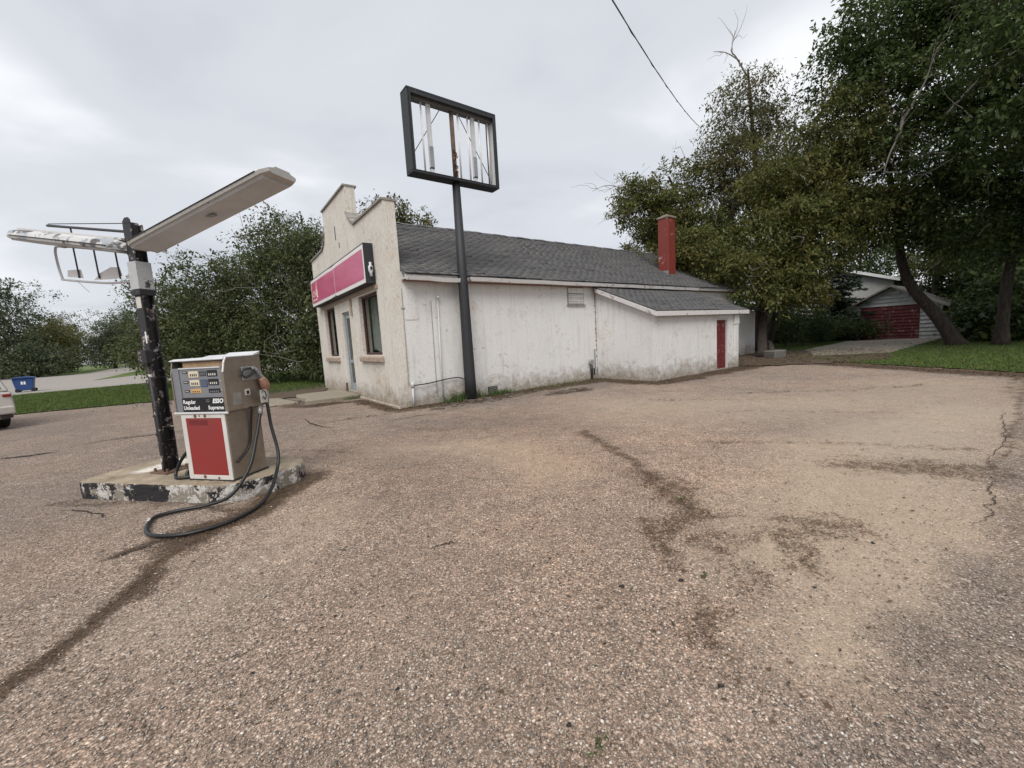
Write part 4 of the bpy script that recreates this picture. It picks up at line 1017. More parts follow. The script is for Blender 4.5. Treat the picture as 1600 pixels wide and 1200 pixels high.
win('counter_window', -0.455, -0.305, 1.003, 1.050, 'window_orange', 4, 'rust')
win('counter_window', -0.195, -0.055, 1.182, 1.252, 'black_plastic', 4, 'paper'); win('counter_window', -0.190, -0.050, 1.086, 1.154, 'black_plastic', 4, 'paper'); win('counter_window', -0.200, -0.040, 1.003, 1.046, 'black_plastic', 5, 'plate_grey')
ip = box('instruction_plate', 'window_blue', G_, -0.300, -0.205, 1.076, 1.145, 0, 0, 0) if False else box('instruction_plate', 'window_blue', G_, -0.300, -0.205, 0.0155, 0.0195, 1.070, 1.150)
for k in range(4): box('print_line', 'plate_grey', ip, -0.293, -0.213, 0.0145, 0.0154, 1.082 + k * 0.017, 1.087 + k * 0.017)
ip = box('instruction_plate', 'dark_metal', G_, -0.302, -0.212, 0.0165, 0.0195, 1.190, 1.248)
for k in range(3): box('print_line', 'plate_grey', ip, -0.296, -0.218, 0.0155, 0.0164, 1.200 + k * 0.017, 1.206 + k * 0.017)
for zz in (1.225, 1.115, 1.015):
    t_ = box('row_tag', 'black_plastic', G_, -0.545, -0.478, 0.016, 0.0195, zz, zz + 0.022); box('tag_print', 'paper', t_, -0.535, -0.488, 0.0148, 0.0159, zz + 0.008, zz + 0.014)
    box('row_mark', 'paper', G_, -0.035, -0.006, 0.0165, 0.0195, zz + 0.012, zz + 0.018)
lp = box('grade_panel', 'black_plastic', G_, -0.592, 0.004, 0.004, 0.018, 0.794, 0.945, 0.002)
box('panel_seam', 'dark_metal', lp, -0.292, -0.288, 0.0028, 0.0039, 0.796, 0.943)
rx = (R(90), 0, 0)
text('lettering', 'Regular', 'print_white', lp, 0.060, (-0.575, 0.0025, 0.885), rx, 0.0006, 0, 0.0012)
text('lettering', 'Unleaded', 'print_white', lp, 0.060, (-0.575, 0.0025, 0.818), rx, 0.0006, 0, 0.0012)
text('lettering', 'ESSO', 'print_white', lp, 0.066, (-0.008, 0.0025, 0.889), rx, 0.0006, 0.3, 0.0024, 'RIGHT')
text('lettering', 'Supreme', 'print_white', lp, 0.060, (-0.008, 0.0025, 0.818), rx, 0.0006, 0, 0.0012, 'RIGHT')
for k in range(2): box('print_line', 'plate_grey', lp, -0.245, -0.195, 0.0025, 0.0039, 0.903 + k * 0.018, 0.909 + k * 0.018)
# right-hand side: stickers, nozzle boot, nozzle, hoses
box('sticker', 'trim_grey', G_, 0.0465, 0.048, 0.08, 0.185, 0.845, 0.985)
st = box('sticker', 'paper', G_, 0.0465, 0.048, 0.235, 0.305, 0.935, 1.005); box('sticker_print', 'print_dark', st, 0.0481, 0.0490, 0.258, 0.292, 0.945, 0.985)
m = MB(); m.box(0.0462, 0.060, 0.22, 0.42, 1.10, 1.26); m.build('nozzle_boot', 'grey_metal', G_, 0.012)
m = MB(); m.tube(smoothpath([(0.075, 0.20, 1.17), (0.08, 0.215, 1.22), (0.08, 0.27, 1.235), (0.08, 0.33, 1.235), (0.085, 0.37, 1.20), (0.08, 0.33, 1.165), (0.08, 0.25, 1.14), (0.075, 0.20, 1.17)]), 0.011, 6); m.build('lever_guard', 'dark_metal', G_, 0, True)
m = MB(); m.tube(smoothpath([(0.085, 0.33, 1.235), (0.095, 0.39, 1.215), (0.10, 0.43, 1.15), (0.10, 0.455, 1.09)]), 0.016, 8)
for k in range(9):
    t = k / 8; m.tube([(0.093 + 0.006 * t, 0.375 + 0.07 * t, 1.222 - 0.10 * t), (0.093 + 0.006 * t, 0.380 + 0.07 * t, 1.214 - 0.10 * t)], 0.021, 8)
m.build('spout', 'grey_metal', G_, 0, True)
m = MB(); m.tube(smoothpath([(0.10, 0.43, 1.11), (0.10, 0.455, 1.07), (0.10, 0.47, 1.02), (0.098, 0.475, 0.97), (0.095, 0.475, 0.93)], 5), [0.02 + 0.032 * math.sin(math.pi * min(1, (k + 3) / 22)) for k in range(21)], 10); m.build('nozzle_body', 'nozzle_brown', G_, 0, True)
m = MB(); m.tube([(0.095, 0.475, 0.95), (0.09, 0.478, 0.86), (0.085, 0.48, 0.80)], [0.032, 0.026, 0.024], 9); m.build('nozzle_handle', 'grey_metal', G_, 0, True)
tg = MB(); tg.T = Matrix.Translation((0.135, 0.40, 0.90)) @ Matrix.Rotation(R(8), 4, 'Z'); tg.box(-0.002, 0.002, -0.055, 0.055, -0.075, 0.075); tg = tg.build('paper_tag', 'paper', G_)
m = MB(); m.tube(smoothpath([(0.139, 0.365, 0.94), (0.139, 0.39, 0.965), (0.139, 0.425, 0.945), (0.139, 0.43, 0.90), (0.139, 0.41, 0.86), (0.139, 0.385, 0.90), (0.139, 0.375, 0.86)]), 0.005, 5); m.build('tag_mark', 'print_dark', tg)
inv = (Matrix.Translation((-3.157, 4.43, 0.2)) @ Matrix.Rotation(PY, 4, 'Z')).inverted()
def WP(pts): return [inv @ Vector(p) for p in pts]
m = MB(); m.tube(smoothpath(WP([(-2.97, 4.90, 1.00), (-2.955, 4.885, 0.9), (-2.93, 4.86, 0.72), (-2.84, 4.78, 0.42), (-2.80, 4.65, 0.24), (-2.72, 4.35, 0.10), (-2.72, 4.12, 0.022), (-2.77, 3.76, 0.022), (-2.98, 3.55, 0.022), (-3.21, 3.52, 0.022), (-3.40, 3.58, 0.022), (-3.58, 3.77, 0.022), (-3.68, 3.98, 0.022), (-3.55, 4.12, 0.022), (-3.32, 4.20, 0.03), (-3.10, 4.27, 0.10), (-2.98, 4.44, 0.34), (-2.975, 4.62, 0.64), (-2.98, 4.74, 0.86), (-2.99, 4.80, 0.95)]), 8), 0.0185, 9)
m.build('hose', 'rubber', G_, 0, True)
m = MB(); m.tube(WP([(-3.635, 3.84, 0.022), (-3.675, 3.91, 0.022)]), 0.0215, 9); m.build('hose_band', 'paper', G_)
m = MB(); m.tube(WP([(-2.99, 4.79, 0.97), (-2.975, 4.755, 0.89)]), 0.026, 8); m.build('hose_coupling', 'grey_metal', G_, 0, True)
m = MB(); m.tube(smoothpath([(0.046, 0.29, 0.80), (0.05, 0.29, 0.76), (0.02, 0.29, 0.62), (0.015, 0.26, 0.42), (0.012, 0.20, 0.30), (0.012, 0.06, 0.20)]), 0.012, 6); m.build('drip_hose', 'rubber', G_, 0, True)
m = MB(); m.tube(smoothpath([(-0.63, 0.22, 0.56), (-0.70, 0.18, 0.42), (-0.83, 0.10, 0.24), (-0.90, 0.06, 0.10), (-0.88, 0.02, 0.03), (-0.80, -0.02, 0.022), (-0.70, 0.02, 0.022), (-0.62, 0.10, 0.03)]), 0.0185, 8); m.build('hose', 'rubber', G_, 0, True)
m = MB(); m.tube(smoothpath([(-0.63, 0.25, 0.40), (-0.69, 0.20, 0.28), (-0.76, 0.12, 0.12), (-0.76, 0.06, 0.04), (-0.70, 0.06, 0.022), (-0.60, 0.14, 0.03)]), 0.0185, 8); m.build('hose', 'rubber', G_, 0, True)

# ================================================================== LAMP POST with two canopy lights and a hung sign frame
LA = -0.328
Lp = empty('lamp_post', (-4.355, 5.03, 0.2), LA, 'black peeling steel post with two white wing-shaped canopy lights behind the pump', 'lamp post')
m = MB()
m.box(-0.062, 0.062, -0.066, -0.054, 0.0, 3.0); m.box(-0.062, 0.062, 0.054, 0.066, 0.0, 3.0); m.box(-0.006, 0.006, -0.0535, 0.0535, 0.0, 3.0)
m.prism([(-0.062, 3.0005), (0.062, 3.0005), (0.058, 3.04), (0.03, 3.065), (-0.03, 3.065), (-0.058, 3.04)], -0.066, -0.054, 'y')
m.build('post', 'pole_black', Lp, 0.003)
# ragged rust scale along the flange edges
m = MB(); rr = random.Random(11)
for k in range(46):
    z = rr.uniform(0.05, 1.5); x = rr.choice((-0.064, 0.064)); s_ = rr.uniform(0.006, 0.018)
    m.tube([(x, rr.choice((-0.06, 0.06)), z), (x * 1.12, -0.06, z + s_)], [s_, s_ * 0.3], 5)
tag(m.build('rust_scale', 'pole_black', Lp), kind='stuff')
box('post_foot', 'rust', Lp, -0.15, 0.15, -0.15, 0.15, 0.001, 0.018)
for a, b in ((-.11, -.11), (.11, -.11), (-.11, .11), (.11, .11)): MB().tube([(a, b, 0.018), (a, b, 0.06)], 0.016, 6).build('anchor_bolt', 'rust', Lp)
m = MB()
for a in ((-0.075, 0.075, -0.082, -0.070), (-0.075, 0.075, 0.070, 0.082), (-0.075, -0.064, -0.0695, 0.0695), (0.064, 0.075, -0.0695, 0.0695)): m.box(a[0], a[1], a[2], a[3], 2.24, 2.56)
m.build('sheet_wrap', 'wrap_white', Lp, 0.003)
m = MB(); m.box(-0.080, 0.080, -0.087, 0.087, 2.17, 2.235); m.build('collar', 'pole_black', Lp, 0.004)
box('notice', 'paper', Lp, -0.04, 0.045, -0.0705, -0.067, 2.02, 2.15)
box('paint_fleck', 'print_white', Lp, 0.025, 0.046, -0.0695, -0.067, 1.60, 1.74)
m = MB(); m.box(-0.035, 0.115, -0.150, -0.067, 1.36, 1.52); m.build('switch_box', 'pole_black', Lp, 0.006)
m = MB(); m.tube([(0.05, -0.10, 1.36), (0.05, -0.09, 0.35), (0.045, -0.085, 0.02)], 0.022, 7); m.build('conduit', 'pole_black', Lp, 0, True)
m = MB(); m.box(-0.135, -0.063, -0.05, 0.02, 1.06, 1.16); m.build('bracket', 'pole_black', Lp, 0.004)

def canopy(sgn, name, label):
    o = empty(name); o.parent = Lp; o['label'] = label
    n = 26; Ln = 2.27 if sgn > 0 else 2.17; xs = [0.06 + Ln * k / n for k in range(n + 1)]
    slim = 0.62 if sgn > 0 else 1.0
    prof = [(-0.195, 0.045), (-0.185, 0.012), (-0.15, 0.0), (0.15, 0.0), (0.185, 0.012), (0.195, 0.045), (0.165 - 0.12 * (1 - slim), 0.105 * slim), (0.10, 0.135 * slim), (-0.10, 0.135 * slim), (-0.165 + 0.12 * (1 - slim), 0.105 * slim)]
    def sc_(x):
        a = min((x - 0.06) / 0.16, 1.0); b = min((0.06 + Ln - x) / 0.07 + 0.45, 1.0)
        return max(0.35, math.sqrt(max(0, 1 - (1 - a) ** 2))), max(0.35, math.sqrt(max(0, 1 - (1 - b) ** 2)))
    def P(x, y, z):
        return (sgn * x, y, 2.665 + 0.195 * x + z)
    m = MB(); mu = MB(); rings = []
    for x in xs:
        a, b = sc_(x); k = min(a, b)
        rings.append(m._a([P(x, y * k, 0.03 + (z - 0.03) * (0.35 + 0.65 * k)) for y, z in prof]))
    nP = len(prof)
    for r0, r1 in zip(rings[:-1], rings[1:]):
        for k in range(nP): m.f.append((r0 + k, r0 + (k + 1) % nP, r1 + (k + 1) % nP, r1 + k))
    m.f.append(tuple(rings[0] + k for k in range(nP))); m.f.append(tuple(rings[-1] + k for k in range(nP)))
    m.build('canopy_shell', 'lamp_side' if sgn < 0 else 'lamp_white', o, 0, False)
    # diffuser tray underneath
    m = MB(); rings = []
    for x in xs[1:-1]:
        a, b = sc_(x); k = min(a, b)
        rings.append(m._a([P(x, -0.165 * k, 0.006), P(x, -0.150 * k, -0.014), P(x, 0.150 * k, -0.014), P(x, 0.165 * k, 0.006)]))
    for r0, r1 in zip(rings[:-1], rings[1:]):
        for k in range(3): m.f.append((r0 + k, r0 + k + 1, r1 + k + 1, r1 + k))
    m.f.append(tuple(rings[0] + k for k in range(4))); m.f.append(tuple(rings[-1] + k for k in range(4)))
    m.build('diffuser', 'lamp_under', o)
    m = MB(); x0 = 1.30
    for xx in (1.30,): m.prism([(sgn * (xx - 0.07), -0.05), (sgn * (xx + 0.07), -0.05), (sgn * (xx + 0.07), 0.0), (sgn * (xx - 0.07), 0.0)], 2.665 + 0.195 * xx - 0.024, 2.665 + 0.195 * xx - 0.010, 'z')
    m.build('latch_plate', 'grey_metal', o)
    # top ridge cap
    m = MB(); rings = []
    for x in [0.10 + (Ln - 0.12) * k / 8 for k in range(9)]:
        rings.append(m._a([P(x, -0.095, 0.130 * slim), P(x, -0.085, 0.160 * slim), P(x, 0.085, 0.160 * slim), P(x, 0.095, 0.130 * slim)]))
    for r0, r1 in zip(rings[:-1], rings[1:]):
        for k in range(4): m.f.append((r0 + k, r0 + (k + 1) % 4, r1 + (k + 1) % 4, r1 + k))
    m.f.append(tuple(rings[0] + k for k in range(4))); m.f.append(tuple(rings[-1] + k for k in range(4)))
    m.build('ridge_cap', 'lamp_white', o, 0.004)
    for yy in (-0.197, 0.197): MB().tube([P(0.20, yy, 0.047), P(Ln - 0.08, yy, 0.047)], 0.006, 5).build('edge_bead', 'dark_metal', o)
canopy(1, 'canopy_light', 'pale canopy light whose flat underside faces the camera')
canopy(-1, 'canopy_light', 'canopy light with flaking white paint seen edge-on')
# hung sign frame on the far side of the left wing
Hs = empty('hung_sign_frame'); Hs.parent = Lp; Hs.scale = (1.27, 1, 1); Hs['label'] = 'bent tubular sign frame with broken white panel pieces'
yo = 0.26
m = MB(); m.tube([(-0.03, 0.10, 2.93), (-1.76, yo, 3.36)], 0.017, 8); m.tube([(-0.05, 0.075, 3.04), (-1.74, yo, 3.38)], 0.006, 5); m.build('arm', 'dark_metal', Hs)
box('arm_plate', 'pole_black', Lp, -0.10, -0.063, -0.05, 0.10, 2.65, 3.04)
for s_ in (-0.36, -1.33): MB().tube([(s_, yo - 0.02, 2.93 - s_ * 0.24), (s_ - 0.01, yo, 2.78 - s_ * 0.175)], 0.010, 6).build('hanger', 'dark_metal', Hs)
def hx(a): return -(0.40 + (a - 0.1) * 0.81)
m = MB(); m.tube(smoothpath([(hx(a), yo, z) for a, z in ((0.10, 2.43), (0.09, 2.64), (0.12, 2.79), (0.22, 2.82), (1.0, 2.95), (1.58, 3.05), (1.70, 3.02), (1.70, 2.82), (1.655, 2.63), (1.60, 2.595), (1.0, 2.50), (0.6, 2.45), (0.10, 2.43))], 5), 0.015, 8); m.build('tube_frame', 'pale_metal', Hs, 0, True)
for s_ in (0.44, 0.86, 1.28):
    m = MB(); m.tube([(hx(s_), yo, 2.405 + 0.118 * s_ + 0.03), (hx(s_ + 0.02), yo, 2.79 + 0.16 * s_)], 0.010, 6); m.build('bar', 'dark_metal', Hs)
for pl_ in ([(0.55, 2.50), (1.0, 2.53), (0.85, 2.61), (0.62, 2.66), (0.45, 2.64), (0.42, 2.53)], [(1.22, 2.58), (1.56, 2.63), (1.53, 2.72), (1.25, 2.70)], [(0.12, 2.47), (0.36, 2.48), (0.30, 2.54), (0.15, 2.50)]):
    MB().prism([(hx(a), z) for a, z in pl_], yo + 0.012, yo + 0.018, 'y').build('panel_shard', 'acrylic_white', Hs)
m = MB(); m.tube([(-1.4, yo, 2.55), (-1.3, yo, 2.45), (-1.25, yo + 0.02, 2.38)], 0.003, 4); m.build('loose_wire', 'dark_metal', Hs)

# ================================================================== GARAGE, HOUSE
Ga = empty('garage', bl(33.4, -2.82), YAW, 'small gabled white garage with red plank doors under the dark trees', 'garage')
hw, ge, ga, gd = 2.45, 2.12, 3.52, 6.0
m = MB(); m.prism([(-hw, 0), (hw, 0), (hw, ge), (0, ga - 0.06), (-hw, ge)], 0.03, gd, 'x'); m.build('wall', 'siding_white', Ga)
rf = MB(); rf.prism([(-hw - 0.3, ge - 0.17), (0, ga), (hw + 0.3, ge - 0.17), (hw + 0.3, ge - 0.07), (0, ga + 0.10), (-hw - 0.3, ge - 0.07)], -0.3, gd + 0.3, 'x'); rf.build('roof', 'roof_far', Ga)
m = MB(); m.prism([(-hw - 0.32, ge - 0.19), (0, ga - 0.02), (0, ga + 0.10), (-hw - 0.32, ge - 0.07)], -0.33, -0.302, 'x'); m.build('rake_board', 'trim_grey', Ga)
m = MB(); m.prism([(hw + 0.32, ge - 0.19), (0, ga - 0.02), (0, ga + 0.10), (hw + 0.32, ge - 0.07)], -0.33, -0.302, 'x'); m.build('rake_board', 'trim_grey', Ga)
rr = random.Random(2)
bh = 0.25
dv0, dv1, dzt = -1.42, 1.55, 2.18      # door opening in garage v
k = 0; z = 0.0
while z < ga - 0.12:
    z1 = z + bh - 0.012
    lim = hw if z1 < ge else hw * (ga - 0.06 - z1) / (ga - 0.06 - ge)
    spans = [(-lim, lim)] if z > dzt - 0.05 else [(-lim, dv0 - 0.03), (dv1 + 0.03, lim)]
    for a, b in spans:
        if b - a < 0.1: continue
        m = MB(); m.prism([(0.028, z), (-0.045, z), (0.012, z1 + 0.008), (0.028, z1 + 0.008)], a, b, 'y'); m.build('siding_board', 'siding_white', Ga)
    z += bh
m = MB(); m.box(-0.02, 0.028, dv0 - 0.12, dv1 + 0.12, dzt + 0.005, dzt + 0.09); m.build('door_header', 'siding_red', Ga)
for a, b in ((dv0, (dv0 + dv1) / 2 - 0.02), ((dv0 + dv1) / 2 + 0.02, dv1)):
    dl = box('door', 'siding_red', Ga, 0.004, 0.028, a, b, 0.05, dzt)
    for j in range(10):
        z = 0.05 + j * 0.212; sk = rr.uniform(-0.012, 0.012)
        m = MB(); m.prism([(0.003, z + 0.012), (-0.050, z + 0.012), (-0.012, z + 0.20), (0.003, z + 0.20)], a + 0.01, b - 0.01, 'y'); m.build('plank', 'siding_red', dl)
Ho = empty('house', bl(42.5, 1.8), YAW, 'pale house with a white-edged gable roof behind the garage', 'house')
m = MB(); m.prism([(-3.0, 0), (7.5, 0), (7.5, 3.4), (1.0, 5.95), (-3.0, 4.55)], 0, 8, 'x'); m.build('wall', 'siding_house', Ho)
m = MB(); m.prism([(-3.4, 4.46), (1.0, 6.0), (7.9, 3.3), (7.9, 3.45), (1.0, 6.17), (-3.4, 4.61)], -0.4, 8.3, 'x'); m.build('roof', 'roof_far', Ho)
for pp in ([(-3.45, 4.38), (0.995, 5.95), (0.995, 6.2), (-3.45, 4.63)], [(1.005, 5.95), (7.95, 3.22), (7.95, 3.47), (1.005, 6.2)]):
    MB().prism(pp, -0.46, -0.41, 'x').build('rake_board', 'print_white', Ho)
wi = box('window', 'glass_dark', Ho, -0.03, -0.004, -1.0, 0.4, 1.6, 2.7); box('window_frame', 'print_white', wi, -0.04, -0.0305, -1.06, 0.46, 1.52, 1.59)

# ================================================================== CAR and BIN
Ca = empty('parked_car', (-15.62, 10.93, 0), R(156.5), 'light beige car parked at the edge of the lot by the lawn', 'car')
body = [(-2.12, 0.42), (-2.18, 0.62), (-2.10, 0.95), (-2.02, 1.02), (-0.9, 1.02), (0.9, 1.0), (1.9, 0.88), (2.15, 0.72), (2.18, 0.45), (2.0, 0.26), (-1.95, 0.26)]
def loft(m, poly, ys, scl):
    rings = []
    for y, (k, dz) in zip(ys, scl):
        rings.append(m._a([(x * k, y, 0.6 + (z - 0.6) * (1 - dz)) for x, z in poly]))
    n = len(poly)
    for r0, r1 in zip(rings[:-1], rings[1:]):
        for q in range(n): m.f.append((r0 + q, r0 + (q + 1) % n, r1 + (q + 1) % n, r1 + q))
    m.f.append(tuple(rings[0] + q for q in range(n))); m.f.append(tuple(rings[-1] + q for q in range(n)))
m = MB(); loft(m, body, [-0.90, -0.86, -0.6, 0.6, 0.86, 0.90], [(0.965, 0.12), (0.985, 0.03), (1.0, 0.0), (1.0, 0.0), (0.985, 0.03), (0.965, 0.12)]); m.build('body', 'car_paint', Ca, 0.03, False, 2)
cab = [(-2.05, 1.0), (-1.86, 1.48), (-1.55, 1.66), (-0.2, 1.70), (0.35, 1.62), (1.15, 1.0)]
m = MB()
rings = [m._a([(x * (1 - 0.06 * (t == 0 or t == 3)), y * (1 - 0.20 * (z - 1.0) / 0.70), z) for x, z in cab]) for t, y in enumerate((-0.88, -0.84, 0.84, 0.88))]
for r0, r1 in zip(rings[:-1], rings[1:]):
    for q in range(6): m.f.append((r0 + q, r0 + (q + 1) % 6, r1 + (q + 1) % 6, r1 + q))
m.f.append(tuple(rings[0] + q for q in range(6))); m.f.append(tuple(rings[-1] + q for q in range(6)))
m.build('cabin', 'car_paint', Ca, 0.04, False, 2)
m = MB(); m.quad((-2.04, -0.72, 1.08), (-2.04, 0.72, 1.08), (-1.89, 0.64, 1.46), (-1.89, -0.64, 1.46)); m.build('rear_window', 'glass_dark', Ca)
for sgn in (-1, 1):
    def Y(z): return sgn * (0.885 * (1 - 0.20 * (z - 1.0) / 0.70) + 0.004)
    m = MB(); m.quad((-1.62, Y(1.08), 1.08), (-0.55, Y(1.08), 1.08), (-0.55, Y(1.46), 1.46), (-1.40, Y(1.44), 1.44)); m.build('side_window', 'glass_dark', Ca)
    m = MB(); m.quad((-0.48, Y(1.08), 1.08), (0.75, Y(1.08), 1.08), (0.30, Y(1.44), 1.44), (-0.48, Y(1.46), 1.46)); m.build('side_window', 'glass_dark', Ca)
    box('tail_light', 'tail_red', Ca, -2.13, -2.02, *sorted((sgn * 0.70, sgn * 0.85)), 0.86, 0.93, 0.01)
    box('headlight', 'glass_dark', Ca, 2.02, 2.12, *sorted((sgn * 0.55, sgn * 0.82)), 0.66, 0.80, 0.02)
    for xx in (-1.35, 1.38):
        wh = empty('wheel', (xx, sgn * 0.80, 0.325)); wh.parent = Ca
        m = MB(); m.tube([(0, -0.105 * sgn, 0), (0, -0.09 * sgn, 0), (0, 0.09 * sgn, 0), (0, 0.11 * sgn, 0)], [0.28, 0.325, 0.325, 0.27], 22); m.build('tyre', 'rubber', wh, 0, False)
        m = MB(); m.tube([(0, 0.10 * sgn, 0), (0, 0.116 * sgn, 0)], [0.20, 0.17], 16); m.build('rim', 'pale_metal', wh)
m = MB(); m.box(-2.23, -2.08, -0.86, 0.86, 0.40, 0.62); m.build('rear_bumper', 'car_paint', Ca, 0.04, False, 2)
m = MB(); m.box(-2.20, -2.06, -0.80, 0.80, 0.30, 0.40); m.build('bumper_valance', 'car_trim', Ca, 0.02)
box('number_plate', 'print_white', Ca, -2.245, -2.232, -0.16, 0.16, 0.46, 0.58)
m = MB(); m.tube([(-2.22, -0.55, 0.33), (-2.0, -0.55, 0.33)], 0.035, 8); m.build('exhaust', 'rust', Ca)

Bn = empty('blue_bin', (-32.0, 26.9, 0.012), R(42), 'blue plastic waste bin with a white mark standing at the street edge', 'bin')
m = MB(); m.prism([(-0.36, 0.10), (0.36, 0.10), (0.47, 0.88), (-0.47, 0.88)], -0.38, 0.38, 'y'); m.build('bin_body', 'bin_blue', Bn, 0.03)
m = MB(); m.prism([(-0.54, 0.885), (0.54, 0.885), (0.52, 0.93), (0.2, 0.99), (-0.3, 0.99), (-0.52, 0.93)], -0.45, 0.45, 'y'); m.build('bin_lid', 'bin_blue', Bn, 0.02)
m = MB()
for xx in (-0.10, 0.02):
    m.box(xx, xx + 0.085, -0.386, -0.3805, 0.53, 0.66); m.box(xx - 0.01, xx + 0.095, -0.386, -0.3805, 0.50, 0.525); m.box(xx + 0.015, xx + 0.07, -0.386, -0.3805, 0.67, 0.70)
m.build('bin_mark', 'print_white', Bn)
for xx in (-0.3, 0.38):
    m = MB(); m.tube([(xx, -0.30, 0.11), (xx, -0.40, 0.11)], 0.11, 12); m.build('wheel', 'rubber', Bn)
for xx in (-0.3, 0.38):
    m = MB(); m.tube([(xx, 0.30, 0.11), (xx, 0.40, 0.11)], 0.11, 12); m.build('wheel', 'rubber', Bn)
Sg = empty('street_marker', (-78, 66.5, 0), 0.7, 'small pale marker plate on a thin post before the far hedge', 'marker')
m = MB(); m.tube([(0, 0, 0), (0, 0, 3.6)], 0.05, 6); m.build('post', 'grey_metal', Sg)
m = MB(); m.box(-0.5, 0.5, -0.06, -0.052, 2.7, 3.4); m.build('plate', 'pale_metal', Sg)

# ================================================================== TREES
def leaves(r, cen, n_each, sig, ll, lw, droop=0.25, dens_core=None):
    """cen (k,3) clump centres -> leaf quads"""
    k = len(cen)
    ks = r.uniform(0.45, 1.35, k); cnt = np.maximum(4, (n_each * ks ** 1.6 * r.uniform(0.6, 1.4, k) * 1.05)).astype(int)
    c = np.repeat(cen, cnt, axis=0); n = len(c); ksc = np.repeat(ks, cnt)[:, None]; lsz = np.repeat(r.uniform(0.75, 1.3, k), cnt)[:, None]
    NS = 9; ci = np.repeat(np.arange(k), cnt)
    dirs = r.normal(0, 1, (k, NS, 3)); dirs[:, :, 2] *= 0.75; dirs /= np.linalg.norm(dirs, axis=2, keepdims=True)
    d = dirs[ci, r.randint(0, NS, n)] + r.normal(0, 0.13, (n, 3))
    rad = r.rand(n, 1) ** 0.6 * 1.18
    p = c + d * rad * np.asarray(sig) * ksc; p[:, 2] -= (0.30 * rad[:, 0] ** 2) * sig[2] * ksc[:, 0] * (0.6 + droop)
    loose = r.rand(n) < 0.22; p[loose] = c[loose] + r.normal(0, 0.42, (loose.sum(), 3)) * np.asarray(sig)
    # leaf axis: outward from clump, hanging
    ax = d + r.normal(0, 0.6, (n, 3)); ax[:, 2] -= droop * 2; ax /= np.linalg.norm(ax, axis=1, keepdims=True)
    up = r.normal(0, 0.55, (n, 3)); up[:, 2] += 1.0
    sd_ = np.cross(ax, up); sd_ /= np.linalg.norm(sd_, axis=1, keepdims=True) + 1e-9
    nm = np.cross(sd_, ax)
    L_ = ll * lsz * r.uniform(0.5, 1.4, (n, 1)); W_ = lw * lsz * r.uniform(0.5, 1.3, (n, 1))
    V = np.zeros((n, 4, 3))
    V[:, 0] = p; V[:, 1] = p + ax * L_ * 0.45 + sd_ * W_ / 2 + nm * W_ * 0.15; V[:, 2] = p + ax * L_; V[:, 3] = p + ax * L_ * 0.45 - sd_ * W_ / 2 + nm * W_ * 0.15
    return V.reshape(-1, 3)
def clumps(r, blobs, k, shell=0.42, rough=0.22):
    vol = np.array([b[3] * b[4] * b[5] for b in blobs]) ** 0.8; vol /= vol.sum()
    out = []
    for b, kk in zip(blobs, r.multinomial(k, vol)):
        d = r.normal(0, 1, (kk, 3)); d /= np.linalg.norm(d, axis=1, keepdims=True)
        rad = r.rand(kk, 1) ** shell
        lump = 1 + rough * (np.sin(d[:, :1] * 5 + b[0]) * np.cos(d[:, 1:2] * 4 + b[1]) + np.sin(d[:, 2:] * 6 + b[2]))
        out.append(np.array(b[:3]) + d * rad * lump * np.array(b[3:6]))
    return np.concatenate(out)
